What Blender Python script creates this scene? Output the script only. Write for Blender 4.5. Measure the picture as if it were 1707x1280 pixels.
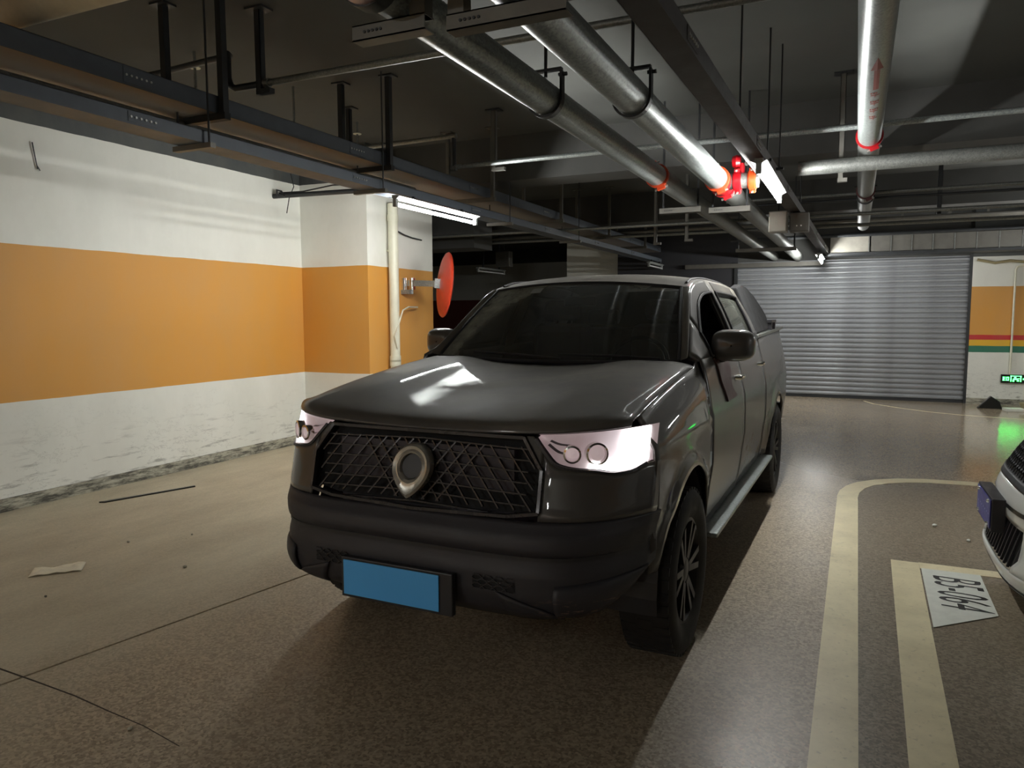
import bpy, math, random
from mathutils import Vector, Matrix
random.seed(7)
R = math.radians
for o in list(bpy.data.objects): bpy.data.objects.remove(o)
sc = bpy.context.scene
COL = sc.collection
# ------------------------------------------------------------------ camera, world, exposure
cam = bpy.data.cameras.new('camera'); cam.sensor_width = 36; cam.lens = 1237/1707*36; cam.clip_end = 200
co = bpy.data.objects.new('camera', cam); COL.objects.link(co)
pi_, ro_, ya_ = R(5.315), R(-.214), R(24.864)
c_, s_ = math.cos, math.sin
fw = Vector((-s_(ya_)*c_(pi_), c_(ya_)*c_(pi_), -s_(pi_))); rt = Vector((c_(ya_), s_(ya_), 0)); up = rt.cross(fw)
r2 = c_(ro_)*rt + s_(ro_)*up; u2 = -s_(ro_)*rt + c_(ro_)*up
mw = Matrix((r2, u2, -fw)).transposed().to_4x4(); mw.translation = (0, 0, 1.5)
co.matrix_world = mw
sc.camera = co
w = bpy.data.worlds.new('world'); sc.world = w; w.use_nodes = True
w.node_tree.nodes['Background'].inputs[0].default_value = (.55, .6, .65, 1)
w.node_tree.nodes['Background'].inputs[1].default_value = .0
sc.view_settings.view_transform = 'Standard'; sc.view_settings.look = 'None'
sc.view_settings.gamma = 1; sc.view_settings.use_curve_mapping = False
sc.view_settings.exposure = 2.4
sc.cycles.use_denoising = True
sc.cycles.max_bounces = 10; sc.cycles.diffuse_bounces = 5; sc.cycles.glossy_bounces = 5
sc.cycles.transparent_max_bounces = 12; sc.cycles.sample_clamp_indirect = 4
LAMP = 62.0
LAMP_COL = (.99, 1.0, .97, 1)

# ------------------------------------------------------------------ helpers
def tag(o, label=None, cat=None, group=None, kind=None):
    if label: o['label'] = label
    if cat: o['category'] = cat
    if group: o['group'] = group
    if kind: o['kind'] = kind
    return o
def thing(name, label, cat, loc=(0, 0, 0), rz=0, group=None):
    o = bpy.data.objects.new(name, None); COL.objects.link(o)
    o.empty_display_size = .1
    o.location = loc; o.rotation_euler = (0, 0, rz)
    return tag(o, label, cat, group)
def copy_tree(o, parent=None):
    n = o.copy(); COL.objects.link(n); n.parent = parent
    for ch in list(o.children): copy_tree(ch, n)
    return n
class B:
    def __init__(s): s.v = []; s.f = []; s.m = []; s.mi = 0
    def add(s, vs, fs):
        k = len(s.v); s.v += [tuple(v) for v in vs]
        s.f += [tuple(i+k for i in f) for f in fs]; s.m += [s.mi]*len(fs); return s
    def box(s, a, b, mat=None):
        x0, y0, z0 = a; x1, y1, z1 = b
        vs = [(x0,y0,z0),(x1,y0,z0),(x1,y1,z0),(x0,y1,z0),(x0,y0,z1),(x1,y0,z1),(x1,y1,z1),(x0,y1,z1)]
        if mat: vs = [mat @ Vector(v) for v in vs]
        return s.add(vs, [(3,2,1,0),(4,5,6,7),(0,1,5,4),(1,2,6,5),(2,3,7,6),(3,0,4,7)])
    def bar(s, p, q, wd, ht, upv=(0, 0, 1)):
        p = Vector(p); q = Vector(q); d = q-p; L = d.length; d.normalize()
        u = Vector(upv)
        if abs(d.dot(u)) > .95: u = Vector((0, 1, 0))
        x = d.cross(u).normalized(); z = x.cross(d)
        M = Matrix((x, d, z)).transposed().to_4x4(); M.translation = p
        return s.box((-wd/2, 0, -ht/2), (wd/2, L, ht/2), M)
    def tube(s, pts, r, n=12, cap=True):
        pts = [Vector(p) for p in pts]; rr = r if isinstance(r, (list, tuple)) else [r]*len(pts)
        rings = []; pu = None
        for i, p in enumerate(pts):
            d = (pts[min(i+1, len(pts)-1)]-pts[max(i-1, 0)]).normalized()
            if pu is None:
                u = Vector((0, 0, 1)) if abs(d.z) < .9 else Vector((1, 0, 0))
            else: u = pu
            x = d.cross(u).normalized(); u = x.cross(d).normalized(); pu = u
            rings.append([p + rr[i]*(math.cos(2*math.pi*k/n)*x + math.sin(2*math.pi*k/n)*u) for k in range(n)])
        vs = [v for g in rings for v in g]; fs = []
        for i in range(len(pts)-1):
            for k in range(n):
                a = i*n+k; b = i*n+(k+1) % n
                fs.append((a, b, b+n, a+n))
        if cap: fs.append(tuple(range(n-1, -1, -1))); fs.append(tuple(range((len(pts)-1)*n, len(pts)*n)))
        return s.add(vs, fs)
    def cyl(s, p, q, r, n=16): return s.tube([p, q], r, n)
    def lathe(s, prof, M=None, n=32, closed=True):
        # prof: (radius, axial) around local X axis
        vs = []; m = len(prof)
        for k in range(n):
            a = 2*math.pi*k/n
            for r, ax in prof: vs.append((ax, r*math.cos(a), r*math.sin(a)))
        if M: vs = [M @ Vector(v) for v in vs]
        fs = []
        for k in range(n):
            for i in range(m if closed else m-1):
                a = k*m+i; b = k*m+(i+1) % m; c2 = ((k+1) % n)*m+(i+1) % m; d = ((k+1) % n)*m+i
                fs.append((a, b, c2, d))
        return s.add(vs, fs)
    def grid(s, fn, us, vs_, flip=False):
        P = [fn(u, v) for u in us for v in vs_]; n = len(vs_); fs = []
        for i in range(len(us)-1):
            for j in range(n-1):
                q = (i*n+j, i*n+j+1, (i+1)*n+j+1, (i+1)*n+j)
                fs.append(q if flip else q[::-1])
        return s.add(P, fs)
    def prism(s, poly, z0, z1, M=None):
        n = len(poly)
        vs = [(x, y, z0) for x, y in poly]+[(x, y, z1) for x, y in poly]
        if M: vs = [M @ Vector(v) for v in vs]
        return s.add(vs, [tuple(range(n-1, -1, -1)), tuple(range(n, 2*n))]+[(i, (i+1) % n, (i+1) % n+n, i+n) for i in range(n)])
    def build(s, name, mat, parent=None, smooth=False, solid=0, bevel=0, loc=None, fix=False):
        me = bpy.data.meshes.new(name); me.from_pydata(s.v, [], s.f); me.update()
        mats = mat if isinstance(mat, (list, tuple)) else [mat]
        for m in mats: me.materials.append(m)
        if len(mats) > 1: me.polygons.foreach_set('material_index', s.m)
        if fix:
            import bmesh
            bm = bmesh.new(); bm.from_mesh(me); bmesh.ops.remove_doubles(bm, verts=bm.verts, dist=1e-5)
            bmesh.ops.recalc_face_normals(bm, faces=bm.faces); bm.to_mesh(me); bm.free()
        if smooth:
            me.polygons.foreach_set('use_smooth', [True]*len(me.polygons))
            try: me.set_sharp_from_angle(angle=R(38))
            except Exception: pass
        o = bpy.data.objects.new(name, me); COL.objects.link(o); o.parent = parent
        if loc: o.location = loc
        if solid:
            md = o.modifiers.new('solid', 'SOLIDIFY'); md.thickness = abs(solid); md.offset = -1 if solid > 0 else 1
        if bevel:
            md = o.modifiers.new('bevel', 'BEVEL'); md.width = bevel; md.segments = 2; md.limit_method = 'ANGLE'
        return o
def lin(a, b, n): return [a+(b-a)*i/(n-1) for i in range(n)]
def interp(x, pts):
    if x <= pts[0][0]: return pts[0][1]
    for (a, b), (c, d) in zip(pts, pts[1:]):
        if x <= c: return b+(d-b)*(x-a)/(c-a)
    return pts[-1][1]
def smo(x, pts):   # smooth (monotone hermite) interpolation
    n = len(pts)
    if x <= pts[0][0]: return pts[0][1]
    if x >= pts[-1][0]: return pts[-1][1]
    for i in range(n-1):
        if x <= pts[i+1][0]: break
    h = pts[i+1][0]-pts[i][0]; t = (x-pts[i][0])/h
    def sl(k):
        if k == 0: return (pts[1][1]-pts[0][1])/(pts[1][0]-pts[0][0])
        if k == n-1: return (pts[-1][1]-pts[-2][1])/(pts[-1][0]-pts[-2][0])
        a = (pts[k][1]-pts[k-1][1])/(pts[k][0]-pts[k-1][0]); b = (pts[k+1][1]-pts[k][1])/(pts[k+1][0]-pts[k][0])
        return 0 if a*b <= 0 else 2*a*b/(a+b)
    m0, m1 = sl(i), sl(i+1)
    return (2*t**3-3*t*t+1)*pts[i][1]+(t**3-2*t*t+t)*h*m0+(-2*t**3+3*t*t)*pts[i+1][1]+(t**3-t*t)*h*m1

# ------------------------------------------------------------------ materials
def srgb(r, g, b):
    f = lambda v: (v/255/12.92 if v/255 <= .04045 else ((v/255+.055)/1.055)**2.4)
    return (f(r), f(g), f(b), 1)
class NT:
    def __init__(s, name):
        s.mat = bpy.data.materials.new(name); s.mat.use_nodes = True; s.t = s.mat.node_tree
        s.bsdf = s.t.nodes['Principled BSDF']; s.out = s.t.nodes['Material Output']
    def n(s, typ, **kw):
        x = s.t.nodes.new(typ)
        for k, v in kw.items(): setattr(x, k, v)
        return x
    def l(s, a, b): s.t.links.new(a, b)
    def setv(s, sock, v):
        if hasattr(v, 'is_output'): s.l(v, sock)
        else: sock.default_value = v
    def geo(s): return s.n('ShaderNodeNewGeometry').outputs['Position']
    def obj(s): return s.n('ShaderNodeTexCoord').outputs['Object']
    def noise(s, vec, scale, detail=4, rough=.6):
        x = s.n('ShaderNodeTexNoise'); s.l(vec, x.inputs['Vector']); x.inputs['Scale'].default_value = scale
        x.inputs['Detail'].default_value = detail; x.inputs['Roughness'].default_value = rough; return x.outputs['Fac']
    def vor(s, vec, scale, feat='F1', out='Distance'):
        x = s.n('ShaderNodeTexVoronoi', feature=feat); s.l(vec, x.inputs['Vector']); x.inputs['Scale'].default_value = scale; return x.outputs[out]
    def map(s, v, a, b, c=0, d=1):
        x = s.n('ShaderNodeMapRange'); s.l(v, x.inputs[0])
        for i, q in enumerate((a, b, c, d)): x.inputs[i+1].default_value = q
        return x.outputs[0]
    def math(s, op, a, b=0):
        x = s.n('ShaderNodeMath', operation=op); s.setv(x.inputs[0], a); s.setv(x.inputs[1], b); return x.outputs[0]
    def mix(s, f, a, b):
        x = s.n('ShaderNodeMix', data_type='RGBA'); s.setv(x.inputs[0], f); s.setv(x.inputs[6], a); s.setv(x.inputs[7], b); return x.outputs[2]
    def sep(s, v):
        x = s.n('ShaderNodeSeparateXYZ'); s.l(v, x.inputs[0]); return x.outputs
    def scalev(s, v, sc_):
        x = s.n('ShaderNodeMapping'); s.l(v, x.inputs[0]); x.inputs['Scale'].default_value = sc_; return x.outputs[0]
    def bump(s, h, strength, dist=.01):
        x = s.n('ShaderNodeBump'); s.l(h, x.inputs['Height']); x.inputs['Strength'].default_value = strength
        x.inputs['Distance'].default_value = dist; s.l(x.outputs[0], s.bsdf.inputs['Normal'])
    def p(s, **kw):
        nm = dict(col='Base Color', rough='Roughness', metal='Metallic', coat='Coat Weight', coatr='Coat Roughness', spec='Specular IOR Level', trans='Transmission Weight', ior='IOR', emis='Emission Color', es='Emission Strength', alpha='Alpha')
        for k, v in kw.items(): s.setv(s.bsdf.inputs[nm[k]], v)
        return s
def simple(name, col, rough=.5, metal=0, var=.12, scale=8, **kw):
    m = NT(name); o = m.obj(); nz = m.noise(o, scale, 5)
    d = tuple(c*(1-var) for c in col[:3])+(1,); e = tuple(min(1, c*(1+var)) for c in col[:3])+(1,)
    m.p(col=m.mix(m.map(nz, .3, .7), d, e), rough=m.map(nz, .3, .7, max(.02, rough*.85), min(1, rough*1.15)), metal=metal, **kw)
    return m.mat
def emit(name, col, st):
    m = NT(name); m.p(col=(0.8, .8, .8, 1), emis=col, es=st); return m.mat

WHITE = srgb(232, 232, 224); ORANGE = srgb(212, 150, 62)
def painted_wall(name, bands, top=None):
    """bands: list of (z_from, colour); worn emulsion paint, soft stains, scuffs near the floor"""
    m = NT(name); g = m.geo(); z = m.sep(g)[2]
    wob = m.math('MULTIPLY', m.math('SUBTRACT', m.noise(g, 3.0, 2), .5), .012)
    zz = m.math('ADD', z, wob)
    col = bands[0][1]
    for zf, cc in bands[1:]:
        col = m.mix(m.math('GREATER_THAN', zz, zf), col, cc)
    st = m.map(m.noise(m.scalev(g, (1, 1, .6)), 1.3, 6, .65), .35, .75, 0, .22)
    col = m.mix(st, col, srgb(150, 146, 128))
    low = m.map(z, .05, .65, 1, 0)
    sc1 = m.map(m.noise(m.scalev(g, (6, 2, 16)), 1.6, 6, .7), .55, .68)
    col = m.mix(m.math('MULTIPLY', m.math('MULTIPLY', sc1, low), .75), col, srgb(88, 84, 74))
    sp = m.map(m.vor(g, 2.3), .0, .035, .75, 0)
    col = m.mix(m.math('MULTIPLY', sp, m.map(m.noise(g, 6, 2), .5, .6)), col, srgb(70, 68, 62))
    cr = m.map(m.math('ABSOLUTE', m.math('SUBTRACT', m.noise(m.scalev(g, (1, .7, 1.6)), 1.1, 8, .7), .5)), 0, .0035, .5, 0)
    col = m.mix(m.math('MULTIPLY', cr, m.map(z, .2, .9, 1, 0)), col, srgb(90, 86, 76))
    m.p(col=col, rough=.62); m.bump(m.noise(g, 90, 3), .12, .004)
    return m.mat
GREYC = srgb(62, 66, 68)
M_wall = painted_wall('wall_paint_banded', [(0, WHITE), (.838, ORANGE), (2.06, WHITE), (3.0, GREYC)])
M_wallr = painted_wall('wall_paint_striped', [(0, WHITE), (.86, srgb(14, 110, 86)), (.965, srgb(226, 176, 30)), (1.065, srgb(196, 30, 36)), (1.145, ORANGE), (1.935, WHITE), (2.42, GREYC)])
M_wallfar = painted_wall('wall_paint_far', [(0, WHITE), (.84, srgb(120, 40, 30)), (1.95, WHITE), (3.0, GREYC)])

def floor_mat():
    m = NT('floor_concrete'); g = m.geo(); xyz = m.sep(g)
    big = m.noise(g, .9, 6, .62); mid = m.noise(m.scalev(g, (1, .35, 1)), 3.0, 5, .65)
    lowx = m.map(m.math('ADD', xyz[0], m.math('MULTIPLY', m.math('SUBTRACT', big, .5), 1.6)), -3.3, -2.3)   # dusty by the wall, polished in the drive lane
    dust = m.mix(m.map(mid, .3, .7), srgb(184, 174, 150), srgb(212, 203, 178))
    lane = m.mix(m.map(big, .3, .72), srgb(142, 126, 104), srgb(168, 151, 128))
    lane = m.mix(m.map(mid, .45, .8, 0, .45), lane, srgb(112, 98, 80))
    col = m.mix(m.math('MULTIPLY', lowx, .92), dust, lane)
    spk = m.vor(g, 95, out='Color'); spv = m.sep(spk)[0]
    agg = m.mix(m.map(spv, 0, 1), srgb(60, 52, 42), srgb(206, 190, 166))
    col = m.mix(m.map(lowx, 0, 1, .14, .48), col, agg)
    dot = m.math('MULTIPLY', m.map(m.vor(g, 70), .12, .26, 1, 0), m.map(m.noise(g, 30, 2), .45, .55))
    col = m.mix(m.math('MULTIPLY', dot, m.map(lowx, 0, 1, .12, .6)), col, srgb(46, 40, 32))
    pale = m.math('MULTIPLY', m.map(m.vor(g, 26), .0, .1, 1, 0), m.map(m.noise(g, 14, 2), .58, .62))
    col = m.mix(m.math('MULTIPLY', pale, .7), col, srgb(212, 204, 188))
    dk = m.math('MULTIPLY', m.map(m.vor(g, 9), .02, .06, 1, 0), m.map(m.noise(g, 5, 2), .52, .6))
    col = m.mix(m.math('MULTIPLY', dk, .7), col, srgb(52, 46, 40))
    far = m.map(m.math('ADD', xyz[1], m.math('MULTIPLY', m.math('SUBTRACT', big, .5), 2.0)), 6.6, 8.4)
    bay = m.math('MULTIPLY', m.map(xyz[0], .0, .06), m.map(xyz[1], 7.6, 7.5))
    rough = m.math('ADD', m.map(lowx, 0, 1, .62, .38), m.math('MULTIPLY', m.math('SUBTRACT', big, .5), .16))
    glossR = m.math('MULTIPLY', m.map(xyz[0], -1.6, .3), far)
    rough = m.math('SUBTRACT', rough, m.math('MULTIPLY', glossR, .29))
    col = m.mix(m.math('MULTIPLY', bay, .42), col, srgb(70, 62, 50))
    m.p(col=col, rough=rough, spec=.42)
    m.bump(m.math('ADD', m.noise(g, 160, 3), m.math('MULTIPLY', spv, .3)), .10, .003)
    return m.mat
M_floor = floor_mat()
def line_mat():
    m = NT('worn_road_paint'); g = m.geo(); a = m.noise(g, 3.2, 8, .7); b = m.noise(g, 40, 4)
    col = m.mix(m.map(a, .35, .7), srgb(232, 220, 182), srgb(206, 194, 158))
    col = m.mix(m.map(a, .62, .72, 0, .6), col, srgb(120, 110, 92)); col = m.mix(m.map(b, .6, .75, 0, .45), col, srgb(112, 102, 86))
    m.p(col=col, rough=.42); return m.mat
M_line = line_mat()
M_ceil = simple('ceiling_dark_paint', srgb(82, 83, 80), .9, scale=1.5, var=.2)
M_conc = simple('beam_concrete', srgb(78, 78, 76), .85, scale=2, var=.2)
def galv(name, a, b, rough):
    m = NT(name); o = m.geo(); s = m.vor(m.scalev(o, (1, .6, 1)), 130, out='Color'); z = m.noise(o, 5, 6, .7)
    f = m.math('ADD', m.math('MULTIPLY', m.sep(s)[0], .5), m.math('MULTIPLY', z, .5))
    m.p(col=m.mix(m.map(f, .25, .75), a, b), metal=.6, rough=m.map(f, .2, .8, rough, rough+.12)); return m.mat
M_galv = galv('galvanised_steel', srgb(132, 138, 138), srgb(168, 174, 172), .32)
M_galvd = galv('galvanised_steel_dull', srgb(118, 120, 118), srgb(144, 146, 142), .45)
M_strut = simple('strut_steel', srgb(112, 110, 104), .5, .5)
M_strutd = simple('strut_dark', srgb(58, 60, 62), .5, .4)
M_tray = simple('tray_dark_grey', srgb(84, 90, 98), .5, .1)
M_trayu = simple('tray_brown_primer', srgb(140, 134, 130), .55, .1)
M_trayr = simple('tray_maroon_grey', srgb(64, 60, 59), .6, .1)
M_black = simple('black_rubber_coat', (.012, .012, .013, 1), .38)
M_cream = simple('cream_pvc', srgb(222, 220, 200), .38, var=.05)
M_red = simple('red_enamel', srgb(158, 14, 24), .35)
M_orange_c = simple('orange_enamel', srgb(186, 62, 24), .35)
M_bolt = simple('zinc_bolt', srgb(200, 200, 196), .3, .8)
M_pale = simple('pale_lagging', srgb(222, 208, 180), .7)
M_pink = simple('pink_reflection_tint', srgb(176, 148, 146), .35, .3)  # pink tint painting a reflection onto the near main pipe
M_white_sheet = simple('white_sheet_metal', srgb(150, 154, 152), .4)
M_shut = simple('shutter_grey', srgb(158, 161, 165), .42, .45, scale=3)
M_tube = emit('tube_glow', LAMP_COL, LAMP)
M_tubeoff = simple('tube_unlit', srgb(190, 190, 190), .4)
M_box = simple('box_sheet_metal', srgb(168, 164, 154), .4, .4)
M_lens_g = emit('exit_green', (.03, 1, .1, 1), 1.6)
M_flat = simple('flat_black', (.008, .008, .009, 1), .85)
M_signblk = simple('sign_black', (.01, .011, .01, 1), .3)
M_paper = simple('dirty_paper', srgb(244, 236, 212), .8, scale=20)
M_card = simple('cardboard', srgb(150, 138, 104), .8)
M_plate_w = simple('white_tile', srgb(214, 216, 206), .5, scale=14, var=.08)
M_ink = simple('black_ink', (.012, .012, .012, 1), .6)
M_base = None
def base_mat():
    m = NT('scuffed_base'); g = m.geo(); a = m.noise(m.scalev(g, (1, 1, 5)), 5, 8, .75)
    m.p(col=m.mix(m.map(a, .42, .6), srgb(84, 82, 74), srgb(188, 184, 166)), rough=.8); return m.mat
M_base = base_mat()
# vehicles
def paint(name, col, dust, metal=.35, rough=.3, dustcol=srgb(120, 114, 102)):
    m = NT(name); g = m.obj(); nz = m.noise(g, 2.5, 6, .65); fine = m.noise(g, 160, 2)
    nrm = m.n('ShaderNodeNewGeometry').outputs['Normal']; upz = m.map(m.sep(nrm)[2], .1, 1, .25, 1)
    d = m.math('MULTIPLY', m.math('MULTIPLY', m.map(nz, .25, .8, .35, 1), upz), dust)
    sp = m.math('MULTIPLY', m.map(m.vor(g, 11), .0, .03, .8, 0), m.map(m.noise(g, 7, 2), .55, .6))
    f = m.math('MAXIMUM', d, m.math('MULTIPLY', sp, .5 if dust > .02 else .15))
    m.p(col=m.mix(f, col, dustcol), metal=m.math('MULTIPLY', m.math('SUBTRACT', 1, f), metal), rough=m.math('ADD', m.math('MULTIPLY', f, .6), rough), coat=m.math('SUBTRACT', 1, m.math('MULTIPLY', f, 1.5)), coatr=.035, spec=.35)
    return m.mat
M_paint = paint('truck_paint', (.026, .025, .028, 1), .85, 0, .38)
M_paintd = paint('truck_paint_dusty', (.024, .023, .026, 1), 1.0, 0, .42)
M_paints = paint('truck_paint_side', (.03, .029, .033, 1), .8, 0, .45)
M_paints.node_tree.nodes['Principled BSDF'].inputs['Coat Roughness'].default_value = .2
M_plast = simple('black_trim_plastic', (.022, .021, .024, 1), .45)
M_grille = simple('grille_gloss', (.05, .047, .05, 1), .28, .4)
M_scuff = None
def scuff():
    m = NT('bumper_plastic'); g = m.obj(); xyz = m.sep(g)
    n1 = m.noise(m.scalev(g, (2, 2, 9)), 6, 8, .75)
    near = m.math('MULTIPLY', m.map(xyz[0], .5, .62), m.map(xyz[2], .5, .42))
    f = m.math('MULTIPLY', m.map(n1, .56, .62), near)
    m.p(col=m.mix(f, (.030, .028, .033, 1), srgb(150, 122, 104)), rough=m.map(n1, .3, .7, .5, .65)); return m.mat
M_scuff = scuff()
M_tire = simple('tyre_rubber', (.018, .017, .017, 1), .75)
M_rim = simple('dark_alloy', (.022, .021, .024, 1), .45, .2)
M_chrome = simple('chrome', (.75, .75, .72, 1), .12, 1, var=.05)
M_bluepl = simple('blue_number_plate', srgb(84, 176, 248), .6, var=.02)
M_inter = simple('interior_dark', (.05, .042, .05, 1), .7)
M_seat = simple('seat_dark', (.09, .075, .09, 1), .6)
def glass(name, tint, dust, arcs=False):
    m = NT(name); t = m.t
    tr = m.n('ShaderNodeBsdfTransparent'); tr.inputs[0].default_value = tint
    gl = m.n('ShaderNodeBsdfGlossy'); gl.inputs['Roughness'].default_value = .03; gl.inputs[0].default_value = (.95, .97, 1, 1)
    fr = m.n('ShaderNodeFresnel'); fr.inputs[0].default_value = 1.5
    mx = m.n('ShaderNodeMixShader'); m.l(fr.outputs[0], mx.inputs[0]); m.l(tr.outputs[0], mx.inputs[1]); m.l(gl.outputs[0], mx.inputs[2])
    df = m.n('ShaderNodeBsdfDiffuse'); df.inputs[0].default_value = srgb(140, 142, 132)
    g = m.obj(); nz = m.noise(g, 9, 6, .7)
    d = m.map(nz, .3, .75, dust*.35, dust)
    if arcs:
        xyz = m.sep(g)
        def dist(cx, cz):
            a = m.math('POWER', m.math('SUBTRACT', xyz[0], cx), 2); b = m.math('POWER', m.math('MULTIPLY', m.math('SUBTRACT', xyz[2], cz), 1.3), 2)
            return m.math('SQRT', m.math('ADD', a, b))
        c = m.math('MAXIMUM', m.map(dist(.06, 1.20), .62, .68, 1, 0), m.map(dist(.62, 1.20), .60, .65, 1, 0))
        d = m.math('MULTIPLY', d, m.map(c, 0, 1, 1, .2))
    sp = m.math('MULTIPLY', m.map(m.vor(g, 16), 0, .03, .6, 0), m.map(m.noise(g, 9, 2), .54, .58))
    d = m.math('MAXIMUM', d, sp)
    m2 = m.n('ShaderNodeMixShader'); m.l(d, m2.inputs[0]); m.l(mx.outputs[0], m2.inputs[1]); m.l(df.outputs[0], m2.inputs[2])
    m.l(m2.outputs[0], m.out.inputs[0]); return m.mat
M_wind = glass('windscreen_glass', (.6, .6, .62, 1), .95, True)
M_side = glass('side_glass', (.16, .16, .17, 1), .3)
M_lens = glass('lamp_lens', (.95, .95, .95, 1), .05)
M_hl_in = emit('projector_glow', (1, .72, .76, 1), .05)
M_hl_lit = emit('lamp_warm_fill', (1, .66, .70, 1), .03)
M_drl = emit('daytime_lamp_glow', (1, .90, .91, 1), 1.2)
M_suv = paint('suv_white_paint', srgb(216, 216, 210), .02, 0, .3)
M_mirr_o = simple('orange_red_plastic', srgb(206, 62, 36), .4)
M_mirr = simple('mirror_face', (.8, .8, .8, 1), .05, 1)

# ------------------------------------------------------------------ the setting
WX = -5.918
def struct(o): return tag(o, kind='structure')
def joint_x(y): return -3.44+.178*y if y < 3.6 else -2.80
# floor in two slabs with a recessed joint, plus a cross joint on the near side
b = B()
J = [(-3.44+.178*-6, -6), (-3.44+.178*1.9, 1.9), (-3.44+.178*2.26, 2.26), (-2.80, 3.6), (-2.75, 9), (-2.75, 26)]
gw = .008
for (x0, y0), (x1, y1) in zip(J, J[1:]):
    b.add([(-16, y0, 0), (x0-gw, y0, 0), (x1-gw, y1, 0), (-16, y1, 0)], [(0, 1, 2, 3)])
    b.add([(x0+gw, y0, 0), (14, y0, 0), (14, y1, 0), (x1+gw, y1, 0)], [(0, 1, 2, 3)])
    b.add([(x0-gw, y0, -.012), (x0+gw, y0, -.012), (x1+gw, y1, -.012), (x1-gw, y1, -.012)], [(0, 1, 2, 3)])
    b.add([(x0-gw, y0, 0), (x0-gw, y0, -.012), (x1-gw, y1, -.012), (x1-gw, y1, 0)], [(0, 1, 2, 3)])
    b.add([(x0+gw, y0, -.012), (x0+gw, y0, 0), (x1+gw, y1, 0), (x1+gw, y1, -.012)], [(0, 1, 2, 3)])
floor = struct(b.build('floor', M_floor))
# road markings lie on the floor
def strip(pts, wd, name, z=.0025):
    bb = B(); P = [Vector((x, y)) for x, y in pts]; L = []
    for i, p in enumerate(P):
        d = (P[min(i+1, len(P)-1)]-P[max(i-1, 0)]).normalized(); n = Vector((-d.y, d.x))
        L.append((p+n*wd/2, p-n*wd/2))
    for (a, c), (d, e) in zip(L, L[1:]):
        bb.add([(a.x, a.y, z), (c.x, c.y, z), (e.x, e.y, z), (d.x, d.y, z)], [(0, 1, 2, 3)])
        bb.add([(a.x, a.y, z), (d.x, d.y, z), (d.x, d.y, 0), (a.x, a.y, 0)], [(0, 1, 2, 3)])
        bb.add([(c.x, c.y, 0), (e.x, e.y, 0), (e.x, e.y, z), (c.x, c.y, z)], [(0, 1, 2, 3)])
    return bb.build(name, M_line, floor, fix=True)
cur = [(-.018, 6.45), (-.02, 6.6), (-.005, 6.8), (.04, 7.0), (.12, 7.18), (.25, 7.33), (.42, 7.45), (.62, 7.52), (.9, 7.55), (2.0, 7.55), (6, 7.55)]
strip([(-.03, -3), (-.02, 2.5), (-.02, 4.5)] + cur, .155, 'painted_line')
strip([(.275, -3), (.285, 2.7), (.315, 4.985)], .15, 'painted_line')
strip([(.39, 4.935), (5, 4.935)], .115, 'painted_line', z=.0027)
# stencilled bay number plate
strip([(.16, 14.1), (.3, 13.7), (.67, 13.25), (1.05, 12.9), (1.47, 12.67), (2.2, 12.5)], .035, 'worn_curve_mark', z=.001)
ck = B(); CK = [(-3.6, 1.86), (-3.27, 1.844), (-3.02, 1.837), (-2.765, 1.827), (-2.54, 1.805), (-2.33, 1.789), (-2.1, 1.75)]
for i, ((xa, ya), (xb, yb)) in enumerate(zip(CK, CK[1:])):
    wa, wb = .011-.0012*i, .0098-.0012*i
    ck.add([(xa, ya-wa/2, .0006), (xb, yb-wb/2, .0006), (xb, yb+wb/2, .0006), (xa, ya+wa/2, .0006)], [(0, 1, 2, 3)])
ck.build('floor_crack', simple('crack_dirt', srgb(58, 50, 42), .9), floor)
tile = B().prism([(.385, 3.956), (.69, 4.24), (.694, 4.876), (.396, 4.876)], .0028, .0048).build('bay_number_panel', M_plate_w, floor)
def text_mesh(s, name, mat, parent, M, size=1, shear=0, sx=1.0):
    cu = bpy.data.curves.new('txt', 'FONT'); cu.body = s; cu.size = size; cu.shear = shear; cu.extrude = .0; cu.resolution_u = 3
    cu.align_x = 'CENTER'; cu.align_y = 'CENTER'
    to = bpy.data.objects.new('txt', cu); COL.objects.link(to)
    dg = bpy.context.evaluated_depsgraph_get(); dg.update()
    me = bpy.data.meshes.new_from_object(to.evaluated_get(dg)); bpy.data.objects.remove(to)
    me.name = name; me.transform(M)
    me.materials.clear(); me.materials.append(mat)
    o = bpy.data.objects.new(name, me); COL.objects.link(o); o.parent = parent; return o
# text runs towards the camera (-Y), its top towards +X
Mt = Matrix(((0, 1, 0, .548), (-1, 0, 0, 4.52), (0, 0, 1, .0056), (0, 0, 0, 1))) @ Matrix.Diagonal((.60, 1.12, 1, 1))
text_mesh('B5-064', 'bay_lettering', M_ink, tile, Mt, .30, .16)

ceil = struct(B().box((-16, -6, 3.4), (14, 26, 3.55)).build('ceiling', M_ceil))
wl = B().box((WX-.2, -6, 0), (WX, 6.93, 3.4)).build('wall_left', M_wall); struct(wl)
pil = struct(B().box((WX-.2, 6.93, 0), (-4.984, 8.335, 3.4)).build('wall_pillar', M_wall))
struct(B().box((WX, -6, 0), (WX+.012, 6.93, .105)).build('baseboard_left', M_base, bevel=.003))
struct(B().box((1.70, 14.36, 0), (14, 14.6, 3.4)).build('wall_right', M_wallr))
struct(B().box((-2.3, 14.46, 2.36), (1.72, 14.6, 3.4)).build('wall_back', M_conc))
struct(B().box((-4.35, 14.40, 0), (-2.05, 14.6, 3.4)).build('wall_back_side', simple('dark_wall_paint', srgb(52, 52, 56), .8)))
struct(B().box((1.70, 14.347, 0), (14, 14.36, .10)).build('baseboard_right', M_base))
struct(B().box((13.5, -6, 0), (13.7, 14.4, 3.4)).build('wall_east', M_wall))
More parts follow.
